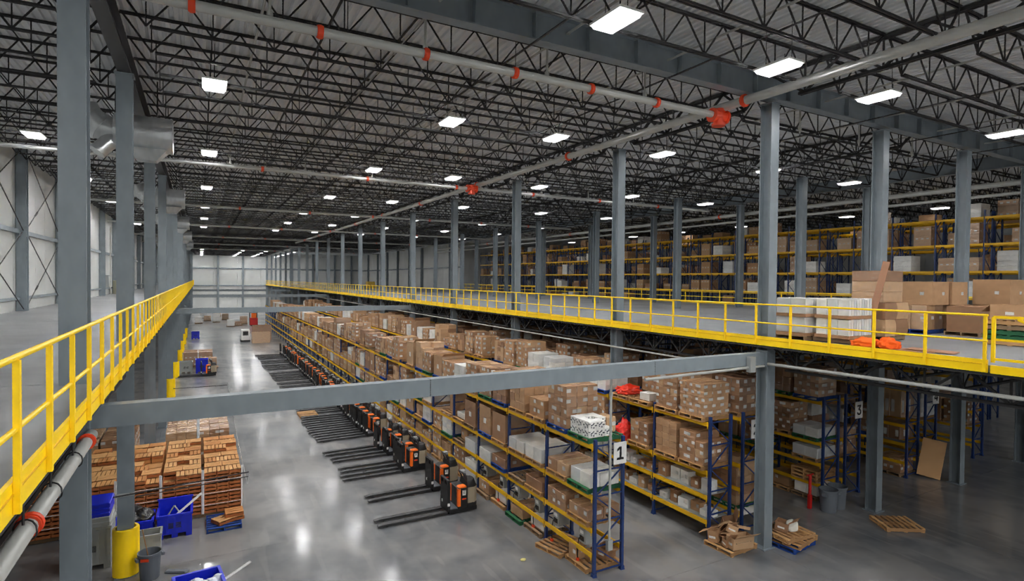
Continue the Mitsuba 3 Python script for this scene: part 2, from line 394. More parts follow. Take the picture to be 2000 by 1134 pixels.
# joist girders along the right column line (fans of struts at the columns)
def joist_girder(L, h):
    top, bot, w = MB(), MB(), MB()
    for s in (-1, 1):
        top.box(0, L, s * .05 - .03, s * .05 + .03, h - .08, h); bot.box(.9, L - .9, s * .05 - .03, s * .05 + .03, 0, .08)
    n = 4; p = L / n
    w.bar((.05, 0, h - .05), (p * .5, 0, .05), .07); w.bar((L - .05, 0, h - .05), (L - p * .5, 0, .05), .07)
    for i in range(n):
        c = p * (i + .5)
        if i > 0: w.bar((p * i, 0, h - .05), (c, 0, .05), .06)
        if i < n - 1: w.bar((c, 0, .05), (p * (i + 1), 0, h - .05), .06)
        w.bar((c, 0, .05), (c, 0, h - .05), .04)
    return [('top_chord', P(top, 'm_joist')), ('bottom_chord', P(bot, 'm_joist')), ('web', P(w, 'm_joist'))]
jg1, jg2 = joist_girder(6.97 - .1, .84), joist_girder(8.5 - .1, .84)
for i in range(-1, 9):
    y0 = COLY[i] if i >= 0 else 2.75
    put('joist_girder', jg1 if i == 0 else jg2, at(XR, y0 + .05, 13.33, math.pi / 2), f'black trussed joist girder over the right mezzanine edge, {nth(i + 1)} span from the camera', 'joist girder')
for i in range(0, 7):
    put('joist_girder', jg1 if i == 0 else jg2, at(23.9, COLY[i] + .05, 13.3, math.pi / 2), f'black trussed joist girder deep over the right mezzanine, {nth(i)} span from the camera', 'joist girder')

# bridging rods along the hall
for i, (x, zz) in enumerate(((2.4, JB + .02), (6.6, JB + .02), (10.8, JB + .02), (4.5, ROOF - .06), (8.7, ROOF - .06), (19.2, JB + .02), (23.4, JB + .02), (27.6, JB + .02))):
    put('bridging_angle', [(None, P(MB().box(x - .022, x + .022, YNEAR, YFAR, zz, zz + .03), 'm_joist'))], None, f'thin black bridging angle under the roof joists, {nth(i)} of eight counted from the aisle side', 'bridging')

# ------------------------------------------------------------------ railings
def railing(name, x, ys, zt, label, side, y_end):
    """posts on the outer face, side = direction away from the deck"""
    ps = []
    pm = P(MB().box(-.012, .032, -.03, .03, DECK - .13, zt - .02), 'm_yellow')
    for y in ys: ps.append(('post', pm, at(x, y, 0)))
    y0, y1 = ys[0] - .05, ys[-1] + .05
    ps.append(('top_rail', P(MB().cyl((x, y0, zt), (x, y1, zt), .026, 10), 'm_yellow', 40)))
    ps.append(('mid_rail', P(MB().cyl((x, y0, 6.82), (x, y1, 6.82), .023, 10), 'm_yellow', 40)))
    t = MB().box(x - side * .055, x - side * .015, y0, y1, DECK - .15, DECK + .12)
    ps.append(('toe_board', P(t, 'm_yellow')))
    ps.append(('toe_lip', P(MB().box(x - side * .055, x - side * .005, y0, y1, DECK + .015, DECK + .03), 'm_rackyellow')))
    put(name, ps, None, label, 'railing')
railing('guard_railing', -1.24, [4.55 + 1.08 * k for k in range(-20, 139)], 7.37, 'yellow guard railing with toe board along the left mezzanine edge', 1, YFAR)
railing('guard_railing', 14.5, [5.65 + 1.125 * k for k in range(0, 133)], 7.36, 'yellow guard railing with toe board along the right mezzanine edge', -1, YFAR)
# double posts where rail sections meet and the swing gate at the near end
dp = P(MB().box(-.012, .032, -.03, .03, DECK - .13, 7.34), 'm_yellow')
gate = [('frame', P(MB().bar((14.5, 5.5, 6.38), (14.5, 5.5, 7.33), .06).bar((14.5, 3.2, 6.38), (14.5, 3.2, 7.33), .06).bar((14.5, 3.2, 7.33), (14.5, 5.5, 7.33), .055).bar((14.5, 3.2, 6.45), (14.5, 5.5, 6.45), .05).bar((14.5, 3.2, 6.86), (14.5, 5.5, 6.86), .045), 'm_yellow')),
        ('diagonal', P(MB().bar((14.5, 5.1, 7.3), (14.5, 3.6, 6.5), .05), 'm_yellow')), ('kick_plate', P(MB().box(14.46, 14.5, 3.05, 5.53, DECK - .15, DECK + .02), 'm_yellow'))]
put('swing_gate', gate, None, 'yellow swing gate with a diagonal bar at the near end of the right railing', 'gate')
# far edge railing of the right mezzanine
ps = [('post', P(MB().box(35.8, 35.86, -.03, .03, DECK, 7.36), 'm_yellow'), at(0, 6 + 1.8 * k, 0)) for k in range(44)]
ps += [('top_rail', P(MB().box(35.8, 35.86, 5, 84, 7.3, 7.36), 'm_yellow')), ('mid_rail', P(MB().box(35.8, 35.86, 5, 84, 6.8, 6.85), 'm_yellow')), ('toe_board', P(MB().box(35.83, 35.87, 5, 84, DECK, 6.42), 'm_yellow'))]
put('guard_railing', ps, None, 'yellow guard railing on the far edge of the right mezzanine before the tall racks', 'railing')

# ------------------------------------------------------------------ steel under the mezzanines
def under_girder(L):
    top, bot, w = MB(), MB(), MB(); h = .72
    top.box(0, L, -.09, .09, h - .07, h); bot.box(.5, L - .5, -.08, .08, 0, .06)
    n = 5; p = L / n
    for i in range(n):
        c = p * (i + .5)
        w.bar((p * i + .02, 0, h - .04), (c, 0, .04), .055); w.bar((c, 0, .04), (p * (i + 1) - .02, 0, h - .04), .055); w.bar((c, 0, .04), (c, 0, h - .04), .04)
    return [('top_chord', P(top, 'm_joist')), ('bottom_chord', P(bot, 'm_joist')), ('web', P(w, 'm_joist'))]
ug = {}
for xg, lab, nmax in ((14.95, 'under the right mezzanine edge', 11), (-1.74, 'under the left mezzanine edge', 7), (20.85, 'under the right mezzanine, one bay in', 5)):
    spans = [(2.9, 11.05)] + [(COLY[k] + .2, COLY[k + 1] - .2) for k in range(nmax)]
    for i, (a, b) in enumerate(spans):
        L = round(b - a, 2)
        if L not in ug: ug[L] = under_girder(L)
        put('floor_truss', ug[L], at(xg, a, DECK - .87, math.pi / 2), f'black steel truss {lab}, {nth(i)} span from the camera', 'floor truss')
fj1 = joist_parts(5.7, .6, 1.0, .05, .03); fj2 = joist_parts(5.5, .6, 1.0, .05, .03)
k = 0
for y in np.arange(3.6, 44, 1.42):
    for xs, psx in ((15.05, fj1), (20.95, fj1), (26.85, fj1)):
        if xs > 16 and y > 24: continue
        row = {15.05: 'first', 20.95: 'second', 26.85: 'third'}[xs]
        put('floor_joist', psx, at(xs, y, DECK - .75), f'black joist under the right deck, {nth(int(round((y - 3.6) / 1.42)))} from the near end, {row} bay', 'floor joist')
for i, y in enumerate(np.arange(4.2, 30, 1.6)):
    put('floor_joist', fj2, at(-7.3, y, DECK - .75), f'black joist under the left deck, {nth(i)} from the near end', 'floor joist')
put('edge_angle', [(None, P(MB().box(-1.32, -1.27, YNEAR + .1, YFAR - .1, DECK - .2, DECK - .14).box(-1.5, -1.27, YNEAR + .1, YFAR - .1, DECK - .16, DECK - .141), 'm_dark'))], None, 'dark steel edge angle below the left yellow toe board', 'edge angle')
put('edge_angle', [(None, P(MB().box(14.56, 14.61, 3.0, YFAR - .1, DECK - .22, DECK - .14), 'm_dark'))], None, 'dark steel edge angle below the right yellow toe board', 'edge angle')

# ------------------------------------------------------------------ pipes
def pipe_thing(p, q, r, label, ncoup, first=.5, cl=None, name='sprinkler_pipe', hang=True, ncyl=14, bs='m_pipe'):
    p, q = np.array(p, float), np.array(q, float); L = np.linalg.norm(q - p); d = (q - p) / L
    ps = [('pipe', P(MB().cyl(p, q, r, ncyl), bs, 40))]
    for s_ in (cl or [first + k * (L - first) / max(1, ncoup) for k in range(ncoup)]):
        c = p + d * s_
        m = MB().cyl(c - d * .06, c + d * .06, r * 1.28, ncyl).cyl(c - d * .035, c + d * .035, r * 1.42, ncyl)
        ps.append(('coupling', P(m, 'm_coupling', 30)))
    if hang:
        n = int(L / 4); hm = MB()
        for k in range(n):
            c = p + d * (2 + k * 4)
            if c[2] < 9: hm.cyl(c + [0, 0, r * .9], (c[0], c[1], min(c[2] + .85, DECK - .13)), .01, 5)
            else: hm.cyl(c + [0, 0, r * .9], (c[0], c[1], ROOF - .02), .01, 5)
        ps.append(('hanger', P(hm, 'm_dark')))
    put(name, ps, None, label, 'pipe')
pipe_thing((14.36, YNEAR, 13.25), (12.6, 90, 13.27), .13, 'long silver sprinkler main running down the hall over the right column line', 12, 9.0)
pipe_thing((-7.3, 12.1, 13.0), (13.5, 12.1, 13.02), .1, 'silver sprinkler pipe crossing above the aisle nearest the camera', 7, 4.9)
for i, y in enumerate((28.5, 45.5, 62.5, 79.5, 96.5, 113.5)):
    pipe_thing((-7.3, y, 13.0), (31.5, y, 13.0), .09, f'silver sprinkler pipe crossing the hall, {nth(i + 1)} from the camera', 7, 5)
pipe_thing((33.2, 4, 12.75), (33.2, 86, 12.75), .13, 'fat grey pipe running along before the tall racks, upper one of two', 4, 6)
pipe_thing((33.5, 4, 12.3), (33.5, 86, 12.3), .08, 'thin grey pipe running along before the tall racks, lower one of two', 0)
# red valve where the crossing pipe meets the main
def valve(x, y, label):
    m = MB().cyl((x, y, 12.74), (x, y, 13.2), .15, 14).cyl((x, y, 12.7), (x, y, 12.78), .2, 14).cyl((x, y, 13.12), (x, y, 13.2), .2, 14).cyl((x - .28, y, 13.0), (x + .28, y, 13.0), .15, 14)
    put('pipe_valve', [('body', P(m, 'm_coupling', 40)), ('flange', P(MB().cyl((x + .24, y, 13.0), (x + .3, y, 13.0), .21, 14), 'm_coupling', 40)), ('flange', P(MB().cyl((x - .3, y, 13.0), (x - .24, y, 13.0), .21, 14), 'm_coupling', 40))], None, label, 'valve')
valve(13.72, 12.1, 'orange-red pipe fitting where the nearest crossing pipe meets the sprinkler main')
valve(13.1, 28.5, 'orange-red pipe fitting where the second crossing pipe meets the sprinkler main')
# thin branch lines along the hall with small risers
for i, x in enumerate((1.2, 4.4, 7.6, 10.8, 17.6, 21.0, 24.6, 28.4)):
    m = MB().cyl((x, 2, 13.82), (x, 110, 13.82), .03, 8)
    rs_ = []
    for y in (12.1, 28.5, 45.5):
        ris = P(MB().cyl((x, y, 13.0), (x, y, 13.82), .03, 8).cyl((x, y, 13.12), (x, y, 13.2), .06, 8), 'm_pipe', 40); rs_.append(('riser', ris))
    put('branch_pipe', [('pipe', P(m, 'm_pipe', 40)), *rs_], None, f'thin grey sprinkler branch pipe among the roof joists, {nth(i)} from the left column line', 'pipe')
# big pipe at the lower left and its hangers
pipe_thing((-1.5, 2.4, 5.5), (-1.5, 11.0, 5.5), .085, 'fat off-white pipe with orange couplings hanging under the left mezzanine edge', 2, hang=False, cl=[4.88, 8.15])
hm = MB()
for y in (5.2, 7.05, 8.2, 9.5):
    x = -1.5
    hm.cyl((x, y, 5.57), (x, y, DECK - .16), .012, 6)
    hm.path([(x + .105 * math.cos(a), y + .12 * math.sin(a * .5), 5.5 + .105 * math.sin(a)) for a in np.linspace(0, 2 * math.pi, 14)], .009, 5)
put('pipe_hanger', [(None, P(hm, 'm_dark'))], None, 'dark wire hangers looped around the fat off-white pipe at lower left', 'pipe hanger')
m = MB().path([(-1.5, 10.9, 5.33), (-1.5, 11.02, 5.33), (-1.52, 11.05, 5.33)], .15, 14)
pipe_thing((14.72, 3.1, 5.70), (14.72, 11.0, 5.60), .045, 'grey conduit running below the near end of the right mezzanine edge', 0)
pipe_thing((14.66, 11.4, 5.36), (14.66, 90, 5.36), .035, 'thin grey conduit running on below the right mezzanine edge into the distance', 0)
put('conduit', [('pipe', P(MB().cyl((10.0, 11.05, 5.48), (14.6, 11.05, 5.54), .04, 10), 'm_pipe', 40)), ('junction_box', P(MB().box(13.9, 14.12, 10.95, 11.1, 5.4, 5.85), 'm_greybin'))], None, 'grey conduit with a junction box along the underside of the foreground crossing beam', 'conduit')
put('drop_pole', [('bracket', P(MB().box(9.7, 9.74, 12.06, 12.2, 3.2, 3.24), 'm_dark')), ('bracket', P(MB().box(9.7, 9.74, 12.06, 12.2, 1.6, 1.64), 'm_dark')), ('pole', P(MB().cyl((9.72, 12.06, 1.0), (9.72, 12.06, 5.5), .035, 12), 'm_pipe', 40)), ('collar', P(MB().cyl((9.72, 12.06, 4.9), (9.72, 12.06, 5.0), .05, 12).cyl((9.72, 12.06, 3.7), (9.72, 12.06, 3.78), .045, 12), 'm_pipe', 40)), ('junction_box', P(MB().box(9.64, 9.8, 12.0, 12.11, .72, 1.0), 'm_greybin'))],
    None, 'vertical silver conduit pole at the end of the rack with sign 1', 'conduit')

# ------------------------------------------------------------------ ducts
def duct(y, s, label):
    z = 12.5
    dr_ = MB().cyl((-2.3, y, z), (-.75, y, z), .55, 28)
    for x in (-2.2, -1.5, -.8): dr_.cyl((x - .02, y, z), (x + .02, y, z), .565, 28)
    el = MB(); pts = [(-2.25, y, z), (-2.65, y, z + .08), (-2.95, y, z + .32), (-3.1, y, z + .62)]
    el.path(pts, .4, 20)
    for p in pts[1:3]: el.cyl(np.array(p) - [.03, 0, -.02], np.array(p) + [.03, 0, -.02], .43, 20)
    no = MB().cyl((-2.3, y - .1, z - .2), (-2.72, y - .25, z - .75), .24, 16)
    co = MB().loft([[(-1.9, y - .4, z - .5), (-.9, y - .4, z - .5), (-.9, y + .4, z - .5), (-1.9, y + .4, z - .5)], [(-1.75, y - .25, z - .85), (-1.2, y - .25, z - .85), (-1.2, y + .25, z - .85), (-1.75, y + .25, z - .85)]])
    put('air_duct', [('drum', P(dr_, 'm_duct', 35)), ('elbow', P(el, 'm_duct', 35)), ('nozzle', P(no, 'm_duct', 35)), ('outlet', P(co, 'm_duct')), ('strap', P(MB().box(-1.2, -1.16, y - .02, y + .02, z + .5, ROOF), 'm_dark'))], None, label, 'duct')
for i, y in enumerate((21.4, 38.2, 55, 72, 89)):
    duct(y, 1, f'silver air duct with elbow at the left column line, {nth(i)} from the camera')

# ------------------------------------------------------------------ lamps
LW, LD = .54, .92
house = P(MB().box(-LW / 2 - .03, LW / 2 + .03, -LD / 2 - .03, LD / 2 + .03, .0, .05).box(-.12, .12, -.2, .2, .05, .14), 'm_white')
wire1 = P(MB().cyl((0, -.35, .05), (0, -.35, .98), .008, 5), 'm_dark')
lensm = MB().loft([[(-LW / 2, -LD / 2, -.001), (-LW / 2, LD / 2, -.001), (LW / 2, LD / 2, -.001), (LW / 2, -LD / 2, -.001)],
                   [(-LW / 2 + .03, -LD / 2 + .03, -.07), (-LW / 2 + .03, LD / 2 - .03, -.07), (LW / 2 - .03, LD / 2 - .03, -.07), (LW / 2 - .03, -LD / 2 + .03, -.07)]], cap0=False)
lens = P(lensm, 'm_lamp', emitter={'type': 'area', 'radiance': {'type': 'rgb', 'value': [LAMP, LAMP * 1.0, LAMP * .98]}})
rows_b = [-19.5, -10, -.5]
rows_y = [9.05, 17.5, 27.1, 37.6, 47.9, 57.4, 67.2, 82.5, 100.5, 121.5, 131, 139, 146.5, 152.8]
colsx = [(-5.4, 'over the left mezzanine', rows_y[2:8]), (.35, 'over the left side of the aisle', rows_y[1:]), (7.3, 'over the middle of the aisle', rows_y), (11.4, 'over the right side of the aisle', rows_y),
         (16.6, 'over the right mezzanine edge', rows_y), (23.2, 'over the middle of the right mezzanine', rows_y[:9]), (29.6, 'over the outer part of the right mezzanine', rows_y[1:7]),
         (36.6, 'before the tall racks', [17.9, 54.4, 64.1]), (44.4, 'above the tall racks', [20.0, 26.4, 36.3, 44.0, 51.4, 63.9])]
lens_low = P(lensm, 'm_lamp', emitter={'type': 'area', 'radiance': {'type': 'rgb', 'value': [LAMP * .14, LAMP * .14, LAMP * .14]}})
lens_dim = P(lensm, 'm_lamp', emitter={'type': 'area', 'radiance': {'type': 'rgb', 'value': [LAMP * DIM, LAMP * DIM, LAMP * DIM]}})
for x, where, ys in colsx:
    for i, y in enumerate(rows_b):
        if x < 40: put('high_bay_lamp', [('housing', house), ('lens', lens), ('wire', wire1), ('wire', wire1, at(0, .7, 0))], at(x, y, 13.22), f'bright high-bay lamp {where}, {nth(2 - i)} behind the camera', 'lamp')
    for i, y in enumerate(ys):
        xx = x + (.9 if (x == 11.4 and y < 10) else 0) + (1.2 if x == 23.2 and y < 10 else 0)
        put('high_bay_lamp', [('housing', house), ('lens', lens if x < 14 else lens_dim if x < 27 else lens_low), ('wire', wire1), ('wire', wire1, at(0, .7, 0))], at(xx, y, 13.22), f'bright high-bay lamp {where}, {nth(i)} from the camera', 'lamp')

# ------------------------------------------------------------------ pallets
WOODS = [S(178, 138, 92), S(160, 122, 82), S(140, 106, 72)]
def pallet_parts(cols, near=True, dx=1.2, dy=1.0):
    """dx along the stringers, dy across them"""
    if not near:
        m = MB()
        for k in range(6): m.box(-dx / 2 + k * dx / 5 - (.1 if k == 5 else 0) , -dx / 2 + k * dx / 5 + .13 - (.03 if k == 5 else 0), -dy / 2, dy / 2, .115, .14, cols[k % len(cols)])
        for y in (-dy / 2 + .02, 0, dy / 2 - .02): m.box(-dx / 2, dx / 2, y - .02, y + .02, .0, .116, cols[0])
        return [(None, P(m, 'm_vc'))]
    r = []
    for c in cols: r.append((P(MB().box(-.048, .048, -dy / 2, dy / 2, .118, .138, c), 'm_vc'), P(MB().box(-dx / 2, dx / 2, -.02, .02, .018, .117, c), 'm_vc'), P(MB().box(-.05, .05, -dy / 2, dy / 2, .0, .017, c), 'm_vc')))
    ps = []
    for k in range(7): ps.append(('deck_board', r[(k * 5 + k // 2) % len(cols)][0], at(-dx / 2 + .048 + k * (dx - .096) / 6, 0, 0)))
    for k in (-1, 0, 1): ps.append(('stringer', r[k % len(cols)][1], at(0, k * (dy / 2 - .025), 0)))
    for k in (-1, 0, 1): ps.append(('bottom_board', r[0][2], at(k * (dx / 2 - .06), 0, 0)))
    return ps
PAL = {'wood': (pallet_parts(WOODS), pallet_parts(WOODS, False)), 'blue': (pallet_parts([S(30, 62, 130), S(24, 52, 112)]), pallet_parts([S(30, 62, 130)], False)),
       'green': (pallet_parts([S(38, 92, 58), S(30, 76, 50)]), pallet_parts([S(38, 92, 58)], False)), 'old': (pallet_parts([S(128, 104, 78), S(112, 92, 70)]), pallet_parts([S(118, 96, 74)], False))}
PDESC = {'wood': 'wooden', 'blue': 'blue', 'green': 'green', 'old': 'brown'}
def pallet(kind, x, y, z, near, where, rz=0, group=None, rx=0, ry=0):
    return put('pallet', PAL[kind][0 if near else 1], at(x, y, z, rz, rx, ry), f'{PDESC[kind]} pallet {where}', 'pallet', group)

# ------------------------------------------------------------------ cartons and loads
KRAFT = [S(156, 122, 90), S(140, 106, 78), S(168, 136, 104), S(126, 94, 70)]
WHITE = [S(214, 214, 210), S(200, 202, 202), S(226, 224, 218)]
def shade(c, k): return tuple(min(1, v * k) for v in c)
def carton_mesh(w, d, h, col, sticker=True, tape=True):
    m = MB().cbox(-w / 2, w / 2, -d / 2, d / 2, 0, h, .008, col)
    if tape: m.box(-w / 2 + .002, w / 2 - .002, -.025, .025, h - .001, h + .0015, shade(col, 1.18))
    if sticker:
        lw, lh = min(.16, w * .42), min(.11, h * .42)
        for s in (-1, 1):
            m.box(w * .08, w * .08 + lw, s * d / 2 - .002, s * d / 2 + .002, h * .42, h * .42 + lh, (.5, .5, .48))
            m.box(s * w / 2 - .002, s * w / 2 + .002, -d * .1 - lw * .8, -d * .1, h * .42, h * .42 + lh, (.5, .5, .48))
    return m
CART = {}
def carton(w, d, h, ci=0, film=True, white=False, sticker=True):
    k = (round(w, 2), round(d, 2), round(h, 2), ci, film, white, sticker)
    if k not in CART:
        col = (WHITE if white else KRAFT)[ci % (3 if white else 4)]
        CART[k] = P(carton_mesh(w - .008, d - .008, h - .004, col, sticker, not white), 'm_film' if film else 'm_vc')
    return CART[k]
STK = [0]
def stack_parts(nx, ny, nz, dx, dy, h, ci=0, film=True, white=False, part='carton', topfill=1.0, sticker=True, jit=.006):
    w, d, hh = dx / nx, dy / ny, h / nz; ps = []
    STK[0] += 1
    if STK[0] % 3 == 0: sticker = False
    for k in range(nz):
        for i in range(nx):
            for j in range(ny):
                if 0 < i < nx - 1 and 0 < j < ny - 1 and k < nz - 1: continue
                if k == nz - 1 and rnd.random() > topfill: continue
                c = ci if rnd.random() < .75 else ci + 1
                ps.append((part, carton(w, d, hh, c % 4, film, white, sticker), at(-dx / 2 + w * (i + .5) + rnd.uniform(-jit, jit), -dy / 2 + d * (j + .5) + rnd.uniform(-jit, jit), k * hh, rnd.choice((0, math.pi)))))
    return ps
FAR = {}
def far_load(kind, ci, dx, dy, h):
    h = round(h * 5) / 5 or .2
    k = (kind, ci, h)
    if k not in FAR:
        col = (WHITE if kind == 'white' else KRAFT)[ci % 3]
        m = MB()
        n = max(1, round(h / .3))
        for q in range(n):
            c = shade(col, .92 + .1 * ((q + ci) % 2))
            m.box(-dx / 2, dx / 2, -dy / 2, dy / 2, q * h / n + (0 if q == 0 else .008), (q + 1) * h / n, c)
            if q: m.box(-dx / 2 + .02, dx / 2 - .02, -dy / 2 + .02, dy / 2 - .02, q * h / n - .002, q * h / n + .01, shade(col, .5))
            if kind != 'white' and (ci + q) % 2:
                for j in (-1, 0, 1):
                    m.box(-dx / 2 - .003, -dx / 2 + .01, j * dy / 3.2 - .07, j * dy / 3.2 + .07, (q + .35) * h / n, (q + .66) * h / n, (.42, .42, .4))
                    m.box(j * dx / 3.2 - .07, j * dx / 3.2 + .07, -dy / 2 - .003, -dy / 2 + .01, (q + .35) * h / n, (q + .66) * h / n, (.42, .42, .4))
        FAR[k] = P(m, 'm_film')
    return [(None, FAR[k])]
def gaylord_parts(dx, dy, h, ci=0, flap=True, film=True):
    col, t = KRAFT[ci % 4], .012
    bs = 'm_film' if film else 'm_vc'
    m = MB().box(-dx / 2, dx / 2, -dy / 2, -dy / 2 + t, 0, h, col).box(-dx / 2, dx / 2, dy / 2 - t, dy / 2, 0, h, col).box(-dx / 2, -dx / 2 + t, -dy / 2, dy / 2, 0, h, col).box(dx / 2 - t, dx / 2, -dy / 2, dy / 2, 0, h, col).box(-dx / 2, dx / 2, -dy / 2, dy / 2, 0, .02, shade(col, .8))
    m.box(-dx / 2 - .002, -dx / 2 + .01, -.1, .1, h * .35, h * .55, (.7, .7, .68))
    ps = [('body', P(m, bs))]
    f = .16
    for i, (rz, w, o) in enumerate(((0, dx, dy), (math.pi / 2, dy, dx), (math.pi, dx, dy), (-math.pi / 2, dy, dx))):
        if flap and i % 2 == 0:
            fm = P(MB().box(-w / 2 + .01, w / 2 - .01, 0, f * 2, 0, .008, shade(col, 1.05)), bs)
            a = math.radians(rnd.uniform(15, 70))
            R = rot(rz); p = R @ np.array([0, o / 2 - .004, h])
            ps.append(('flap', fm, at(p[0], p[1], p[2], rz, a if i else -a)))
    return ps
def w_far(x): return 'truck_side' if x < 12 else 'mezzanine_side' if x < 30 else 'tall_rack'
CONT = ['brown carton stack', 'white bundle stack', 'open brown box']
FARPAL, FARGOODS = MB(), {}
def load(kind, x, y, z, dx, dy, h, near, where, ci=0, n=None, pal='wood', rz=0, film=None, desc=None, white=False, topfill=1.0):
    """a pallet and what stands on it"""
    if (y > 58 or (x > 35 and y > 30)) and not near:
        r_ = far_load('white' if kind == 'white' else 'cart', ci, dx, dy, h)[0][1]
        FARGOODS.setdefault(w_far(x), []).append((r_, at(x, y, z + (.141 if pal else 0))))
        if pal: FARPAL.box(x - dx / 2, x + dx / 2, y - dy / 2, y + dy / 2, z + .1, z + .14, WOODS[0]).box(x - dx / 2, x + dx / 2, y - .05, y + .05, z, z + .1, WOODS[2])
        return
    if pal and y > 40:
        FARPAL.box(x - dx / 2, x + dx / 2, y - dy / 2, y + dy / 2, z + .1, z + .14, WOODS[0]).box(x - dx / 2, x + dx / 2, y - .05, y + .05, z, z + .1, WOODS[2])
        z, pal = z + .141, None
    if pal:
        pallet(pal, x, y, z, near, where.replace('on the', 'below a load on the', 1), rz)
        z += .141
    w = where[1] if isinstance(where, tuple) else where
    M = at(x, y, z, rz)
    if kind == 'cart':
        nx, ny, nz = n or (2, 3, max(1, round(h / .28)))
        if not near: ps = far_load('cart', ci, dx, dy, h)
        else: ps = stack_parts(nx, ny, nz, dx, dy, h, ci, True if film is None else film, white, topfill=topfill)
        put('wrapped_cartons' if film is None or film else 'stacked_cartons', ps, M, f'{desc or "film-wrapped brown carton stack"} {w}', 'carton stack')
    elif kind == 'white':
        nx, ny, nz = n or (2, 2, max(1, round(h / .22)))
        ps = far_load('white', ci, dx, dy, h) if not near else stack_parts(nx, ny, nz, dx, dy, h, ci, True, True, 'bundle', sticker=False)
        put('white_bundles', ps, M, f'{desc or "white bundle stack"} {w}', 'bundle stack')
    elif kind == 'box':
        put('open_box', gaylord_parts(dx, dy, h, ci), M, f'{desc or "open brown box"} {w}', 'box')

# ------------------------------------------------------------------ pallet racks
def frame_meshes(depth, h):
    post = P(MB().box(-.04, .04, -.04, .04, .008, h), 'm_blue')
    foot = P(MB().box(-.07, .07, -.075, .075, 0, .008).box(-.06, .06, -.052, .052, .008, .1), 'm_blue')
    br = MB(); n = max(3, round(h / .75)); z = .12
    st = (h - .3) / n
    for k in range(n + 1): br.bar((.04, 0, z + k * st), (depth - .04, 0, z + k * st), .035)
    for k in range(n):
        a, b = ((.05, depth - .05) if k % 2 else (depth - .05, .05))
        br.bar((a, 0, z + k * st), (b, 0, z + (k + 1) * st), .032)
    return post, foot, P(br, 'm_blue')
def rack(label, x0, depth, y0, nb, pitch, levels, h, near_nb, name='pallet_rack', far_label=None):
    post, foot, br = frame_meshes(depth, h)
    whole = MB()
    beam = P(MB().box(-.025, .025, .045, pitch - .045, -.12, 0).box(-.03, -.02, .03, .06, -.19, .03).box(-.03, -.02, pitch - .06, pitch - .03, -.19, .03), 'm_rackyellow')
    ps = []
    nbeams = 0
    for i in range(nb + 1):
        y = y0 + i * pitch
        if i <= near_nb:
            ps.append(('upright_frame', br, at(x0, y, 0)))
            for xx in (.04, depth - .04):
                ps.append(('upright_frame__post*', post, at(x0 + xx, y, 0)))
                ps.append(('upright_frame__foot_plate*', foot, at(x0 + xx, y, 0)))
        else:
            ps.append(('upright_frame', FR(depth, h), at(x0, y, 0)))
        if i < nb:
            for z in levels:
                for xx in (-.012, depth + .012):
                    ps.append(('beam', beam, at(x0 + xx, y, z)))
    put(name, ps, None, label, 'rack')
FRC = {}
def FR(depth, h):
    k = (depth, h)
    if k not in FRC:
        m = MB().box(0, .08, -.04, .04, 0, h).box(depth - .08, depth, -.04, .04, 0, h); n = round(h / .9); st = (h - .3) / n
        for q in range(n): m.bar((.05, 0, .15 + q * st), (depth - .05, 0, .15 + (q + 1) * st), .03) if q % 2 else m.bar((depth - .05, 0, .15 + q * st), (.05, 0, .15 + (q + 1) * st), .03)
        FRC[k] = P(m, 'm_blue')
    return FRC[k]

PITCH, RY0 = 2.42, 12.22
R1L, R2L = [.63, 1.3, 2.2, 3.58], [.66, 1.42, 2.18, 3.68]
rack('long blue and yellow rack beside the parked trucks, sign 1 on its end', 9.3, 1.03, RY0, 36, PITCH, R1L, 3.72, 14)
rack('long blue and yellow rack behind the brown debris pile, across the first aisle', 13.68, .98, RY0, 34, PITCH, R2L, 3.86, 8)
rack('blue and yellow rack back to back with the one behind the debris pile', 15.16, .98, RY0, 30, PITCH, R2L, 3.86, 3)
rack('blue and yellow rack under the mezzanine next to the two trash cans', 19.85, .98, RY0 + .3, 20, PITCH, R2L, 3.86, 5)
rack('blue and yellow rack under the mezzanine bearing the sign 3 panel', 21.2, .98, RY0 + .3, 12, PITCH, R2L, 3.86, 4)
rack('blue and yellow rack under the mezzanine beside the leaning plywood sheet', 25.5, .95, RY0 + .3, 9, PITCH, R2L, 3.86, 5)
rack('blue and yellow rack under the mezzanine whose end bears the number four panel', 26.92, .95, RY0 + .3, 6, PITCH, R2L, 3.86, 3)
rack('blue and yellow rack under the mezzanine, rightmost of those on the ground', 31.2, .95, RY0 + .3, 6, PITCH, R2L, 3.86, 4)

# aisle number signs
def sign(t, x, y, z, s, label):
    tm = meshkit.text_mesh(t, .34 * s, .006, True)
    b = tm.bounds; v = np.array(tm.vertices); f = np.array(tm.faces)
    v[:, 0] -= (b[0][0] + b[1][0]) / 2; v[:, 1] -= (b[0][1] + b[1][1]) / 2
    tmv = np.stack([v[:, 0], -v[:, 2] - .012, v[:, 1]], 1)
    put('aisle_sign', [('panel', P(MB().box(-.22 * s, .22 * s, -.012, .012, -.3 * s, .3 * s), 'm_white')), ('numeral', mikit.ply((tmv, f), 'm_black'))], at(x, y, z), label, 'sign')
sign('1', 10.13, RY0 - .07, 3.28, 1.0, 'white sign with a bold black 1 on the end of the nearest rack row')
sign('2', 15.72, RY0 - .07, 3.29, 1.0, 'white sign with a black 2 half hidden by the grey column')
sign('3', 21.95, RY0 + .22, 3.2, 1.05, 'white sign with a black 3 on a rack end above the grey trash cans')
sign('4', 27.58, RY0 + .2, 3.22, 1.1, 'white sign with a black 4 on a rack end under the mezzanine')

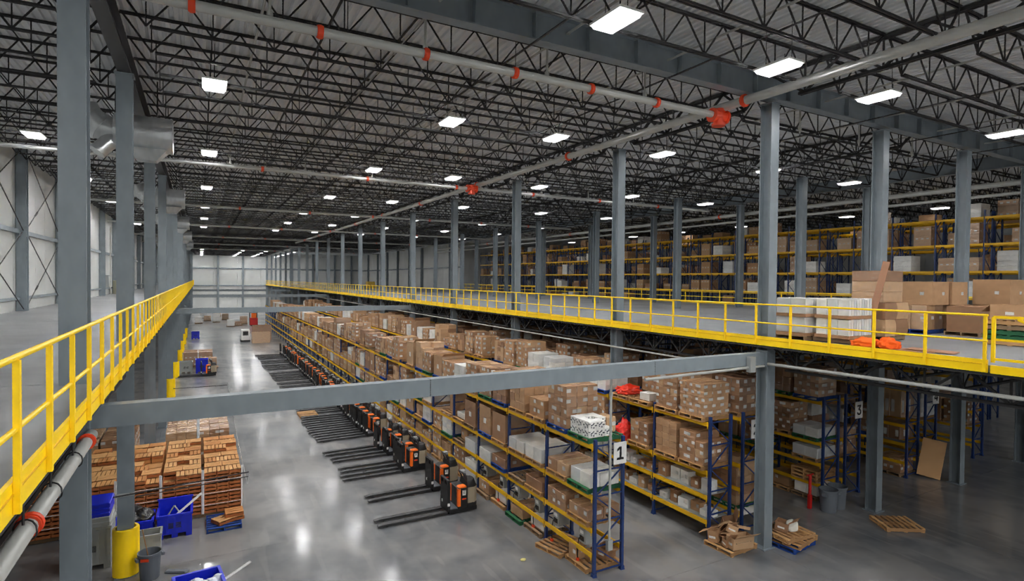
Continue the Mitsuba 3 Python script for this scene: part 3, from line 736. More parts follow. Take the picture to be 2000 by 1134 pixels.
def bayy(b, side, y0=RY0): return y0 + b * PITCH + PITCH * (.27 if side == 0 else .73)
LV = {0: 'on the floor', .63: 'on the lowest shelf', 1.3: 'on the second shelf', 2.2: 'on the third shelf', 3.58: 'on the top shelf', .66: 'on the lowest shelf', 1.42: 'on the second shelf', 2.18: 'on the third shelf', 3.68: 'on the top shelf'}
def wh(row, lv, b, side):
    return f'{LV[lv]}, {row}, {nth(2 * b + side)} from its end'
ROW1, ROW2, ROW2B, ROW3, ROW4, ROW5 = 'truck-side rack', 'debris-side rack', 'debris-side back rack', 'trash-can rack', 'plywood-side rack', 'outermost rack'
ROW3B, ROW4B = 'trash-can back rack', 'plywood-side back rack'
X1 = 9.3 + .515
# --- row 1, first bays as photographed
def w1(lv, b, s): return wh(ROW1, lv, b, s)
pallet('green', X1, bayy(0, 0), 3.58, True, w1(3.58, 0, 0))
M0 = at(X1 - .12, bayy(0, 0) - .02, 3.721)
ps = []
def speck(w, d, h):
    m = carton_mesh(w, d, h, S(226, 226, 222), False, False)
    r = random.Random(3)
    for q in range(10):
        u, v = r.uniform(-.42, .42), r.uniform(.15, .85)
        m.box(-w / 2 - .002, -w / 2 + .005, u * d - .018, u * d + .018, v * h - .015, v * h + .015, S(60, 62, 70)); m.box(u * w - .018, u * w + .018, -d / 2 - .002, -d / 2 + .005, v * h - .015, v * h + .015, S(60, 62, 70))
    return P(m, 'm_vc')
sp = speck(.26, .29, .22)
for k in range(2):
    for i in range(3):
        for j in range(3):
            if k == 1 and (i, j) in ((1, 1), (2, 0)): continue
            ps.append(('carton', sp, at(-.3 + i * .27, -.3 + j * .3, k * .222)))
put('stacked_cartons', ps, M0, 'white speckled cartons ' + w1(3.58, 0, 0), 'carton stack')
put('carton', [(None, P(carton_mesh(.32, .5, .42, KRAFT[2]), 'm_vc'))], at(X1 + .42, bayy(0, 0) + .05, 3.721), 'plain brown carton beside the white speckled cartons on top of the truck-side rack', 'carton')
load('cart', X1, bayy(0, 1), 3.58, 1.12, .98, 1.22, True, w1(3.58, 0, 1), 1, (3, 3, 4), 'blue')
load('cart', X1, bayy(1, 0) - .05, 3.58, 1.0, .9, .55, True, w1(3.58, 1, 0), 0, (2, 2, 2), 'wood', film=False, desc='low brown carton stack')
load('cart', X1, bayy(1, 1), 3.58, 1.12, .98, 1.3, True, w1(3.58, 1, 1), 0, (3, 3, 5), 'wood')
load('white', X1, bayy(0, 0), 2.2, 1.0, .95, .38, True, w1(2.2, 0, 0), 1, (3, 2, 1), 'green')
load('cart', X1, bayy(0, 1), 2.2, 1.1, .98, .34, True, w1(2.2, 0, 1), 1, (1, 2, 1), 'wood', desc='flat film-wrapped brown cartons')
load('white', X1, bayy(1, 0), 2.2, 1.15, 1.0, .42, True, w1(2.2, 1, 0), 2, (1, 2, 1), 'wood')
load('white', X1, bayy(1, 1), 2.2, 1.15, 1.0, .36, True, w1(2.2, 1, 1), 0, (1, 2, 1), 'wood')
load('box', X1, bayy(2, 0), 2.2, 1.1, .98, .95, True, w1(2.2, 2, 0), 1, pal='wood')
load('box', X1, bayy(2, 1), 2.2, 1.1, .92, 1.0, True, w1(2.2, 2, 1), 0, pal='blue')
load('box', X1, bayy(3, 0), 2.2, 1.1, .98, .92, True, w1(2.2, 3, 0), 3, pal='old')
load('white', X1, bayy(3, 1), 2.2, .9, .8, .22, True, w1(2.2, 3, 1), 0, (1, 2, 1), 'wood')
load('cart', X1, bayy(4, 0), 2.2, .6, .5, 1.05, True, w1(2.2, 4, 0), 0, (1, 1, 2), 'wood', desc='tall narrow brown cartons')
load('cart', X1, bayy(0, 0), 1.3, 1.1, .9, .3, True, w1(1.3, 0, 0), 0, (2, 2, 1), 'wood', desc='low row of brown cartons')
load('cart', X1, bayy(0, 1), 1.3, 1.1, .98, .5, True, w1(1.3, 0, 1), 1, (2, 2, 2), None, desc='brown cartons')
load('cart', X1, bayy(1, 0), 1.3, 1.1, 1.0, .3, True, w1(1.3, 1, 0), 3, (1, 1, 1), 'wood', desc='wide flat brown carton')
pallet('old', X1, bayy(1, 1), 1.3, True, w1(1.3, 1, 1))
load('cart', X1, bayy(2, 0), 1.3, 1.1, 1.0, .32, True, w1(1.3, 2, 0), 1, (1, 1, 1), 'blue', desc='wide brown carton')
load('white', X1, bayy(2, 1), 1.3, 1.1, .95, .42, True, w1(1.3, 2, 1), 0, (1, 1, 1), None, desc='white wrapped bundle')
load('white', X1, bayy(3, 0), 1.3, 1.1, .95, .45, True, w1(1.3, 3, 0), 1, (1, 1, 1), None, desc='white wrapped bundle')
load('cart', X1, bayy(3, 1), 1.3, .6, .6, .8, True, w1(1.3, 3, 1), 0, (1, 1, 2), 'old', desc='tall brown carton')
# floor bay
pallet('wood', X1, bayy(0, 0) + .05, 0, True, w1(0, 0, 0))
put('open_box', gaylord_parts(.45, .4, .3, 1, True, False), at(X1 + .35, bayy(0, 0) - .1, .14, .3), 'small open carton on the wooden pallet inside the end of the truck-side rack', 'box')
put('carton', [(None, P(carton_mesh(.35, .3, .42, KRAFT[0]), 'm_vc'))], at(X1 - .4, bayy(0, 0) + .25, .14, .1), 'brown carton on the wooden pallet at the floor end of the truck-side rack', 'carton')
pallet('wood', X1 - .3, bayy(0, 1) + .1, 0, True, 'lying askew on the floor, second under the truck-side rack', .25)
load('white', X1, bayy(1, 0) + .02, 0, .8, .8, .3, True, w1(0, 1, 0), 1, (2, 1, 1), 'old', desc='grey-white wrapped goods')
load('cart', X1 - .1, bayy(1, 1), 0, .9, .8, .3, True, w1(0, 1, 1), 0, (2, 1, 1), 'green', desc='open brown goods')
load('white', X1, bayy(2, 0), 0, .9, .8, .3, True, w1(0, 2, 0), 0, (1, 1, 1), 'wood', desc='pale wrapped goods')
load('cart', X1 - .1, bayy(2, 1), 0, .95, .85, .42, True, w1(0, 2, 1), 1, (1, 2, 1), 'old', desc='torn film-wrapped brown cartons')

# --- generic filling
def fill(row, xc, y0, b0, b1, levels, seed, ymax_near, skip=()):
    r = random.Random(seed); done = []
    gaps = {}
    for li, lv in enumerate(levels):
        top = li == len(levels) - 1
        hmax = 1.3 if top else levels[li + 1] - lv - .3
        for b in range(b0, b1):
            for s in (0, 1):
                y = bayy(b, s, y0) + r.uniform(-.04, .04); q = r.random(); ci = r.randrange(4)
                near = y < ymax_near
                if (lv, b, s) in skip: continue
                w = wh(row, lv, b, s)
                pal = r.choice(['wood', 'wood', 'wood', 'blue', 'old', 'green'])
                if y > 66: pal = None
                zz = 0 if pal else .13
                if q < (.06 if top else .14): continue
                hh = r.uniform(.75, 1.25) if top else r.uniform(.35, 1.0) * hmax
                hh = max(.2, hh - .0)
                if (not top) and hmax < .65:
                    hh = r.uniform(.2, hmax - .05)
                    if q < .6: load('cart', xc, y, lv + zz, 1.0, .9, hh, near, w, ci, (2, 2, 1), pal if hmax > .45 else None, desc='low brown cartons')
                    else: load('white', xc, y, lv + zz, 1.0, .9, hh, near, w, ci, (2, 2, 1), pal if hmax > .45 else None, desc='low white bundles')
                elif q < .62: load('cart', xc, y, lv + zz, 1.1, .98, hh, near, w, ci, (2 + ci % 2, 3, max(1, round(hh / .27))), pal, topfill=.85 if ci == 2 else 1)
                elif q < .8: load('white', xc, y, lv + zz, 1.1, .98, min(hh, .8), near, w, ci, (2, 2, max(1, round(min(hh, .8) / .2))), pal)
                elif q < .9 and near: load('box', xc, y, lv + zz, 1.08, .98, hh, near, w, ci, pal=pal)
                else: load('cart', xc, y, lv + zz, 1.0, .9, hh * .6, near, w, ci, (2, 2, max(1, round(hh * .6 / .25))), pal, desc='low brown carton stack')
fill(ROW1, X1, RY0, 2, 33, [3.58], 11, 45)
fill(ROW1, X1, RY0, 5, 30, [2.2], 12, 45)
fill(ROW1, X1, RY0, 4, 24, [1.3], 13, 40)
fill(ROW1, X1, RY0, 3, 10, [0], 14, 32)
X2 = 13.68 + .46
def w2(lv, b, s): return wh(ROW2, lv, b, s)
load('cart', X2, bayy(0, 0), 3.68, 1.1, 1.0, 1.02, True, w2(3.68, 0, 0), 0, (3, 4, 5), 'wood')
load('cart', X2, bayy(0, 1), 3.68, 1.1, .95, 1.12, True, w2(3.68, 0, 1), 1, (2, 3, 5), 'wood')
load('cart', X2, bayy(0, 1), 2.18, 1.1, .95, 1.08, True, w2(2.18, 0, 1), 0, (2, 3, 5), 'wood')
load('cart', X2, bayy(0, 0), 2.18, 1.1, 1.0, .95, True, w2(2.18, 0, 0), 1, (2, 3, 4), 'wood', topfill=.6, desc='leaning film-wrapped cartons')
load('cart', X2 - .05, bayy(1, 0), 2.18, 1.0, .9, .75, True, w2(2.18, 1, 0), 3, (2, 2, 3), 'wood')
pallet('wood', X2, bayy(1, 0), 3.68, True, w2(3.68, 1, 0)); pallet('wood', X2, bayy(1, 1), 3.68, True, w2(3.68, 1, 1))
def blob(name, x, y, z, sx, sy, sz, col, label, cat, seed, rough='m_vc', amp=.35, fold=0):
    import trimesh
    t = trimesh.creation.icosphere(3)
    v = np.array(t.vertices); n_ = meshkit.fbm(v * 1.7 + seed, 3, seed)
    v = v * (1 - amp / 2 + amp * n_ + fold * (np.abs(meshkit.noise(v * 3.2 + seed, seed + 9) - .5) - .2))[:, None] * [sx, sy, sz]
    v[:, 2] = np.maximum(v[:, 2], -sz * .55)
    v[:, 2] -= v[:, 2].min()
    return put(name, [(None, mikit.ply((v, np.array(t.faces)), rough, True, uv=pack(np.tile(col, (len(v), 1)))))], at(x, y, z), label, cat)
blob('wrapped_bag', X2 - .1, bayy(1, 1), 3.822, .5, .42, .2, S(226, 52, 30), 'bright orange-red plastic bag lying on the top shelf pallet of the debris-side rack', 'bag', 3, 'm_film', .6, 1.0)
blob('wrapped_bag', X2 - .35, bayy(1, 1) - .1, 2.181, .3, .3, .45, S(222, 40, 30), 'red plastic bundle on the third shelf of the debris-side rack', 'bag', 5, 'm_film', .6, .9)
put('carton', [(None, P(carton_mesh(.4, .5, .25, WHITE[0], False), 'm_vc'))], at(X2 - .2, bayy(1, 0) - .1, 3.822), 'small white carton on the top shelf pallet of the debris-side rack', 'carton')
for b in range(0, 6):
    for lv, seed in ((1.42, 1), (.66, 2)):
        r = random.Random(b * 7 + seed)
        for q in range(5):
            w_, d_, h_ = r.uniform(.25, .45), r.uniform(.3, .42), r.uniform(.18, .42)
            y = RY0 + b * PITCH + .3 + q * .45
            wt = r.random() < .45
            put('carton', [(None, carton(round(w_, 1), round(d_, 1), round(h_, 1), r.randrange(3), False, wt))], at(13.95 + r.uniform(0, .12), y, lv + .003, r.uniform(-.15, .15)),
                f'small {"white" if wt else "brown"} carton {LV[lv]} of the debris-side rack, {nth(b * 5 + q)} from its near end', 'carton')
for b in range(0, 6):
    for lv in (1.42, .66):
        put('shelf_panel', [(None, P(MB().box(13.72, 14.62, RY0 + b * PITCH + .06, RY0 + (b + 1) * PITCH - .06, lv - .012, lv), 'm_greybin'))], None, f'grey shelf panel {LV[lv].replace("on", "at")} of the debris-side rack, {nth(b)} bay', 'shelf')
fill(ROW2, X2, RY0, 2, 32, [3.68], 21, 45)
fill(ROW2, X2, RY0, 2, 20, [2.18], 22, 40)
fill(ROW2B, 15.16 + .54, RY0, 0, 22, [3.68], 31, 36)
fill(ROW2B, 15.16 + .54, RY0, 0, 6, [2.18, 1.42, .66], 32, 26)
X3 = 19.85 + .49
fill(ROW3, X3, RY0 + .3, 0, 14, [3.68], 41, 26)
fill(ROW3, X3, RY0 + .3, 1, 10, [2.18, 1.42], 42, 24)
def w3(lv, b, s): return wh(ROW3, lv, b, s)
load('white', X3, bayy(0, 0, RY0 + .3), 2.18, 1.1, 1.0, .34, True, w3(2.18, 0, 0), 0, (1, 2, 1), 'green')
load('cart', X3, bayy(0, 1, RY0 + .3), 2.18, 1.1, .98, 1.1, True, w3(2.18, 0, 1), 3, (2, 3, 5), 'wood')
load('white', X3, bayy(0, 0, RY0 + .3), 1.42, 1.1, 1.0, .38, True, w3(1.42, 0, 0), 1, (2, 2, 1), 'wood')
for k in range(3): pallet('wood', X3, bayy(0, 0, RY0 + .3), .66 + .142 * k, True, f'in a pile on the lowest shelf of the trash-can rack, {nth(k)} from below')
load('cart', X3, bayy(0, 1, RY0 + .3), 0, .8, .8, .45, True, w3(0, 0, 1), 0, (1, 1, 1), 'wood', desc='open brown carton')
load('white', X3, bayy(0, 0, RY0 + .3), 0, .9, .9, .4, True, w3(0, 0, 0), 2, (1, 2, 1), 'old', desc='pale wrapped goods')
fill(ROW3B, 21.2 + .49, RY0 + .3, 0, 3, [3.68, 2.18, 1.42], 51, 20)
fill(ROW4, 25.5 + .48, RY0 + .3, 0, 8, [3.68, 2.18, 1.42], 61, 20)
load('cart', 25.98, bayy(0, 0, RY0 + .3), 0, 1.0, .95, .6, True, wh(ROW4, 0, 0, 0), 0, (2, 2, 2), 'old')
fill(ROW4B, 26.92 + .62, RY0 + .3, 0, 5, [3.68, 2.18], 71, 18)
fill(ROW5, 31.2 + .48, RY0 + .3, 0, 5, [3.68, 2.18, 1.42], 81, 18)

# battery chargers hanging on the lowest beams of row 1
cb = P(MB().cbox(-.2, .2, -.16, .16, 0, .42, .02), 'm_greybin'); cv = P(MB().box(-.206, -.2, -.1, .1, .06, .2), 'm_dark'); cs = P(MB().box(-.206, -.2, -.08, .08, .26, .36), 'm_white')
cc = P(MB().path([(-.21, 0, .2), (-.3, 0, .15), (-.32, .03, -.1), (-.3, .05, -.42)], .014, 6), 'm_black'); cr = P(MB().box(-.34, -.27, .01, .09, -.52, -.42), 'm_coupling')
for i in range(30):
    y = 12.9 + i * 1.21 + (.12 if i % 2 else 0)
    put('battery_charger', [('case', cb), ('vent', cv), ('label_plate', cs), ('cable', cc), ('connector', cr)], at(9.62 if i < 20 else 9.62, y, .632), f'grey battery charger on the lowest shelf of the truck-side rack, {nth(i)} from its end', 'battery charger')

# ------------------------------------------------------------------ parked pallet trucks
def truck_parts():
    fk = MB()
    fk.loft([[(0, -.085, .045), (0, .085, .045), (0, .07, .075), (0, -.07, .075)], [(.18, -.085, .04), (.18, .085, .04), (.18, .085, .1), (.18, -.085, .1)], [(2.38, -.085, .04), (2.38, .085, .04), (2.38, .085, .11), (2.38, -.085, .11)]])
    fork = P(fk, 'm_dark'); hole = P(MB().box(.9, .96, -.03, .03, .108, .112).box(1.02, 1.08, -.03, .03, .108, .112), 'm_black')
    wheel = P(MB().cyl((.3, -.05, .04), (.3, .05, .04), .04, 10), 'm_black', 40)
    rest = MB().box(2.36, 2.46, -.33, .33, .1, 1.02).box(2.36, 2.44, -.33, -.26, 1.02, 1.17).box(2.36, 2.44, .26, .33, 1.02, 1.17).box(2.36, 2.44, -.33, .33, 1.13, 1.18).box(2.36, 2.44, -.04, .04, 1.02, 1.15)
    stick = P(MB().box(2.352, 2.36, .12, .19, .32, .42).box(2.36, 2.45, -.335, -.329, .3, .4), 'm_white')
    base = MB().box(2.42, 3.45, -.34, .34, .035, .17)
    step = P(MB().box(2.46, 2.74, -.33, .33, .17, .2), 'm_can')
    batt = MB().cbox(2.74, 3.1, -.36, .36, .17, .86, .02)
    ora = P(MB().box(2.725, 2.745, -.355, -.25, .24, .84), 'm_orange'); ora2 = P(MB().box(2.725, 2.745, .25, .355, .24, .84), 'm_orange')
    oras = P(MB().box(2.745, 2.83, -.372, -.358, .24, .84), 'm_orange')
    capm = P(MB().cbox(2.76, 3.06, -.36, -.12, .86, .92, .03), 'm_orange')
    # trident mark on the side panel
    lg = MB()
    for k in (-1, 0, 1): lg.box(2.96 + k * .05 - .015, 2.96 + k * .05 + .015, -.366, -.36, .64, .77)
    lg.box(2.895, 3.025, -.366, -.36, .6, .645)
    logo = P(lg, 'm_white')
    strip = P(MB().box(2.88, 3.04, -.366, -.36, .45, .5), 'm_coupling')
    o = [(3.1, -.36), (3.36, -.36), (3.48, -.24), (3.5, 0), (3.48, .24), (3.36, .36), (3.1, .36)]
    tail = P(MB().loft([[(x, y, .17) for x, y in o], [(x, y, .3) for x, y in o]]), 'm_black')
    tail2 = P(MB().loft([[(x, y, .3) for x, y in o], [(x, y, .84) for x, y in o]]), 'm_tan')
    o2 = [(x - (.06 if x > 3.2 else 0), y * .9) for x, y in o]
    hood = P(MB().loft([[(x, y, .84) for x, y in o], [(x, y, .98) for x, y in o2], [(x, y * .8, 1.05) for x, y in o2]]), 'm_black', 30)
    hd = MB().path([(3.12, -.2, 1.02), (3.06, -.22, 1.2), (3.0, -.18, 1.3), (2.98, 0, 1.32), (3.0, .18, 1.3), (3.06, .22, 1.2), (3.12, .2, 1.02)], .028, 8)
    hd.cyl((3.2, 0, 1.0), (3.08, 0, 1.28), .05, 10)
    head = P(hd, 'm_dark', 40); grip = P(MB().cbox(2.98, 3.14, -.1, .1, 1.26, 1.36, .02), 'm_greybin')
    return [('fork', fork, at(0, -.23, 0)), ('fork__wheel*', wheel, at(0, -.23, 0)), ('fork__hole*', hole, at(0, -.23, 0)), ('fork', fork, at(0, .23, 0)), ('fork__wheel*', wheel, at(0, .23, 0)), ('fork__hole*', hole, at(0, .23, 0)),
            ('load_backrest', P(rest, 'm_black')), ('load_backrest__sticker*', stick), ('chassis', P(base, 'm_black')), ('step_plate', step), ('battery_case', P(batt, 'm_black')), ('battery_case__trim*', ora), ('battery_case__trim*', ora2), ('battery_case__trim*', oras),
            ('battery_case__top_cover*', capm), ('battery_case__emblem*', logo), ('battery_case__stripe*', strip), ('tail', tail), ('tail__panel*', tail2), ('hood', hood), ('handle', head), ('handle__grip*', grip)]
pri('m_tan', S(150, 138, 118), .55, .4)
TP = truck_parts()
TY = [18.1, 20.3, 22.85, 23.85, 25.35, 26.4, 28.8, 29.75, 30.7, 31.65, 32.6, 33.6, 35.0, 36.0, 37.0, 38.4, 39.4, 40.4, 42.0, 43.0, 44.1, 45.6, 47.2, 48.3, 49.6, 50.8, 53.2, 54.3, 55.4, 57.3, 58.4, 60.6, 61.7, 63.0]
for i, y in enumerate(TY):
    put('pallet_truck', TP, at(4.95 + rnd.uniform(-.06, .12) + (.2 if i == 1 else 0), y, .002, rnd.uniform(-.012, .012)), f'parked black and orange pallet truck, {nth(i)} in the row from the camera', 'pallet truck', None)

# ------------------------------------------------------------------ produce tray stacks under the left mezzanine
TRAYC = [S(206, 152, 96), S(192, 132, 78), S(214, 164, 108)]
def tray_mesh(w, d, h, col, lid):
    m = MB(); t = .012
    dk = S(158, 92, 52)
    def wall(x0, y0, x1, y1):
        # scalloped upper edge: two dips along the wall
        n = 12; L = math.hypot(x1 - x0, y1 - y0); ux, uy = (x1 - x0) / L, (y1 - y0) / L; px, py = uy * t, -ux * t
        top = [(q / n, h * (.80 - .2 * abs(math.sin(q / n * 2 * math.pi)) ** .8)) for q in range(n + 1)]
        top[0] = (0, h); top[-1] = (1, h)
        v = []
        for u, z in top:
            X, Y = x0 + ux * L * u, y0 + uy * L * u
            v += [(X, Y, 0), (X, Y, z), (X - px, Y - py, 0), (X - px, Y - py, z)]
        f = []
        for q in range(n):
            a, b = q * 4, q * 4 + 4
            f += [[a, b, b + 1], [a, b + 1, a + 1], [a + 2, a + 3, b + 3], [a + 2, b + 3, b + 2], [a + 1, b + 1, b + 3], [a + 1, b + 3, a + 3]]
        m.raw(v, f, dk)
    W, D = w / 2, d / 2
    wall(-W, -D, W, -D); wall(W, -D, W, D); wall(W, D, -W, D); wall(-W, D, -W, -D)
    m.box(-W + t, W - t, -D + t, D - t, 0, .01, shade(col, .5))
    if lid:
        for a, b in ((-.98, -.42), (-.3, .3), (.42, .98)):
            if w > d: m.box(-W * .96, W * .96, D * a, D * b, h - .012, h - .004, col)
            else: m.box(W * a, W * b, -D * .96, D * .96, h - .012, h - .004, col)
        m.box(-W, -W + .05, -D, D, h - .02, h, col).box(W - .05, W, -D, D, h - .02, h, col)
    return m
TRH = .125
TRAYS = {}
def tray(w, d, ci, lid):
    k = (w, d, ci, lid)
    if k not in TRAYS: TRAYS[k] = P(tray_mesh(w - .006, d - .006, TRH - .002, TRAYC[ci], lid), 'm_vc')
    return TRAYS[k]
lay = [(-.37, -.3, .36, .52), (0, -.3, .36, .52), (.37, -.3, .36, .52), (-.28, .3, .54, .5), (.28, .3, .54, .5)]
pw = P(MB().box(-.02, .02, -.02, .02, 0, 1.46), 'm_white')
def tray_stack(x, y, label, nl=11, full=True, rz=0):
    pallet('old', x, y, 0, full, label[1], rz)
    ps = []
    low = MB()
    for k in range(nl):
        for (a, b, w_, d_) in lay:
            top = k >= nl - 1
            if k == nl - 1 and rnd.random() < .1: continue
            j = .008
            if full or top: ps.append(('tray', tray(w_, d_, rnd.randrange(3), top or rnd.random() < .2), at(a + rnd.uniform(-j, j), b + rnd.uniform(-j, j), .141 + k * TRH, rnd.uniform(-.03, .03) if top else 0, 0, rnd.uniform(-.05, .05) if top and rnd.random() < .3 else 0)))
            else: low.box(a - w_ / 2 + .005, a + w_ / 2 - .005, b - d_ / 2 + .005, b + d_ / 2 - .005, .141 + k * TRH, .141 + (k + 1) * TRH - .012, shade(TRAYC[k % 3], .85))
    if low.n: ps.append(('lower_trays', P(low, 'm_vc'), None, {'label': 'lower layers of the same brown trays', 'kind': 'stuff'}))
    if full:
        for a, b in ((-.575, -.575), (.575, -.575)): ps.append(('corner_board', pw, at(a, b, .145)))
        for z in (.42, .8, 1.2): ps.append(('strap', P(MB().box(-.58, .58, -.585, -.575, z, z + .018), 'm_white')))
    put('tray_stack', ps, at(x, y, 0, rz), label[0], 'tray stack')
TX = [.68, -.51, -1.7, -2.9, -4.1]
for i, x in enumerate(TX):
    w_ = ['rightmost', 'second from the right', 'third from the right', 'fourth from the right', 'fifth from the right'][i]
    tray_stack(x, 21.85 + .03 * i, (f'stack of brown produce trays under the left mezzanine, front row, {w_}', f'under produce trays of the front row, {w_}'), 11)
for r_, yy in ((1, 23.05), (2, 24.25), (3, 25.45)):
    for i, x in enumerate(TX[:4]):
        w_ = ['rightmost', 'second from the right', 'third from the right', 'fourth from the right'][i]
        tray_stack(x, yy, (f'stack of brown produce trays, {["second", "third", "fourth"][r_ - 1]} row back, {w_}', f'under produce trays of the {["second", "third", "fourth"][r_ - 1]} row, {w_}'), [11, 12, 11][r_ - 1] - (1 if i == 1 and r_ == 2 else 0), False)
for r_, yy in ((0, 27.6), (1, 28.8)):
    for i, x in enumerate((.55, -.68, -2.85, -4.05)):
        load('cart', x, yy, 0, 1.12, 1.1, 1.42, True, f'behind the produce trays, {["nearer", "farther"][r_]} row, {nth(i)} from the right', 1 + i % 2, (3, 3, 5), 'old')
# rods reaching out from the columns, marker line
put('barrier_rod', [('rod', P(MB().cyl((-2.0, 17.98, 2.2), (1.24, 17.98, 2.37), .018, 8), 'm_dark')), ('rod', P(MB().cyl((-1.5, 17.96, 2.14), (1.22, 17.96, 2.25), .014, 8), 'm_dark')),
    ('clamp', P(MB().box(-1.96, -1.52, 17.99, 18.02, 2.17, 2.25), 'm_greybin'))], None, 'two thin dark rods reaching out from the left column in front of the produce trays', 'rod')
put('barrier_rod', [('rod', P(MB().cyl((-1.9, 43.5, .62), (1.63, 43.5, .6), .018, 8), 'm_dark')), ('clamp', P(MB().box(-1.96, -1.52, 43.48, 43.51, .57, .66), 'm_greybin'))], None, 'thin dark rod reaching into the aisle at the second crossing beam', 'rod')
mk = [(1.26, 17.98, 2.3)] + [(1.3 + .02 * k, 19.4 + 1.3 * k, 1.55 - .08 * min(k, 6)) for k in range(18)]
fl_ = [('tag', P(MB().box(-.004, .004, -.02, .05, -.1, 0), 'm_white'), at(p[0], p[1], p[2], .3)) for p in mk[2:18:2]]
put('marker_line', [('cord', P(MB().path(mk, .006, 5), 'm_white'))] + fl_ + [('stand', P(MB().cyl((mk[-1][0], mk[-1][1], 0), mk[-1], .012, 8), 'm_greybin'))], None, 'thin white cord with small tags running along the aisle past the produce trays', 'cord')

# ------------------------------------------------------------------ bins and cans
def bulk_bin(w, d, h, bs, t=.04, back=0.0, ribs=True):
    m = MB()
    m.box(-w / 2, w / 2, -d / 2, -d / 2 + t, .12, h).box(-w / 2, w / 2, d / 2 - t, d / 2, .12, h + back).box(-w / 2, -w / 2 + t, -d / 2, d / 2, .12, h).box(w / 2 - t, w / 2, -d / 2, d / 2, .12, h).box(-w / 2, w / 2, -d / 2, d / 2, .12, .16)
    ps = [('tub', P(m, bs))]
    rm = MB().box(-w / 2 - .03, w / 2 + .03, -d / 2 - .03, -d / 2 + .012, h - .06, h).box(-w / 2 - .03, -w / 2 + .012, -d / 2, d / 2, h - .06, h).box(w / 2 - .012, w / 2 + .03, -d / 2, d / 2, h - .06, h).box(-w / 2 - .03, w / 2 + .03, d / 2 - .012, d / 2 + .03, h - .06 + back, h + back)
    ps.append(('rim', P(rm, bs)))
    ft = P(MB().box(-.08, .08, -d / 2, d / 2, 0, .12), bs)
    for x in (-w / 2 + .08, 0, w / 2 - .08): ps.append(('foot', ft, at(x, 0, 0)))
    if ribs:
        rb = P(MB().box(-.03, .03, -d / 2 - .022, -d / 2, .14, h - .08), bs)
        for k in range(5): ps.append(('rib', rb, at(-w / 2 + .06 + k * (w - .12) / 4, 0, 0)))
        pv = P(MB().box(-w * .2, w * .2, -d / 2 - .008, -d / 2, 0, .02), 'm_dark')
        for k in range(5): ps.append(('vent', pv, at(0, 0, h * .42 + k * .035)))
    return ps
put('bulk_bin', bulk_bin(1.05, 1.05, 1.15, 'm_greybin'), at(-2.68, 19.4, .002), 'tall grey plastic bulk bin beside the yellow column guard', 'bin')
put('folded_bin', [('panel', P(MB().cbox(-.52, .52, -.52, .52, .0, .12, .02), 'm_greybin')), ('panel', P(MB().cbox(-.5, .5, -.5, .5, .12, .24, .02), 'm_greybin')), ('latch', P(MB().box(-.1, .1, -.545, -.51, .05, .2), 'm_greybin'))], at(-2.68, 19.4, 1.155), 'folded grey bin lid on top of the tall grey bulk bin', 'bin')
put('folded_bin', [('panel', P(MB().cbox(-.5, .5, -.5, .5, 0, .1, .02), 'm_bluebin')), ('panel', P(MB().cbox(-.5, .5, -.46, .5, .1, .2, .02), 'm_bluebin')), ('panel', P(MB().cbox(-.48, .5, -.4, .5, .2, .32, .02), 'm_bluebin'))], at(-2.68, 19.45, 1.396), 'folded blue plastic bin on top of the grey bin stack', 'bin')
put('bulk_bin', bulk_bin(.92, .8, .72, 'm_bluebin', back=.26), at(-.68, 20.5, .002), 'blue plastic bin with a raised back holding white strips', 'bin')
put('bulk_bin', bulk_bin(.95, .9, .68, 'm_bluebin'), at(-1.72, 20.5, .002), 'blue plastic bin filled with black bags behind the yellow column guard', 'bin')
for i, (x, y, z, s) in enumerate(((-1.85, 20.35, .5, .3), (-1.5, 20.45, .55, .28), (-1.75, 20.7, .62, .27))):
    blob('trash_bag', x, y, z, s, s * .9, s * .9, S(22, 22, 24), f'shiny black plastic bag in the blue bin behind the column guard, {["left", "right", "rear"][i]} one', 'bag', 11 + i, 'm_film', .5)
put('plastic_crate', bulk_bin(.62, .5, .62, 'm_greybin', .025, ribs=False), at(-1.3, 19.3, .002), 'open pale grey plastic crate between the yellow guard and the blue bin', 'crate')
put('white_strip', [(None, P(MB().bar((-.75, 20.3, .55), (.05, 20.35, 1.18), .09, .012).bar((-.75, 20.26, .55), (.05, 20.31, 1.18), .012, .07), 'm_white'))], None, 'long white plastic angle strip sticking out of the blue bin to the right', 'strip')
put('white_strip', [(None, P(MB().bar((-1.0, 20.2, .45), (-.7, 20.5, .86), .05, .012).bar((-.7, 20.5, .86), (-.55, 20.35, .66), .05, .012), 'm_greybin'))], None, 'bent grey plastic strips lying in the blue bin', 'strip')
def can(x, y, label, z=.002, s=1.0):
    c = MB().lathe((0, 0, 0), [(.215, 0), (.225, .02), (.262, .64), (.285, .645), (.285, .7), (.262, .7)], 32, cap1=False).lathe((0, 0, 0), [(.262, .7), (.25, .64), (.21, .03), (.0, .03)], 32, cap0=False, cap1=False)
    hl = P(MB().box(.27, .33, -.08, .08, .52, .6), 'm_can'); band = P(MB().lathe((0, 0, 0), [(.262, .54), (.27, .55), (.272, .6), (.268, .61)], 32, cap0=False, cap1=False), 'm_can', 40)
    return put('trash_can', [('body', P(c, 'm_can', 40)), ('band', band), ('handle', hl), ('handle', hl, at(0, 0, 0, math.pi))], at(x, y, z, rnd.uniform(0, 1), 0, 0, s), label, 'trash can')
can(-1.17, 17.72, 'round grey trash can beside the yellow column guard', s=1.0)
put('can_label', [(None, P(MB().box(-.1, .1, -.004, .004, -.04, .04), 'm_coupling'))], at(-1.27, 17.452, .585, -.38), 'small red sticker on the round grey trash can near the yellow guard', 'sticker')
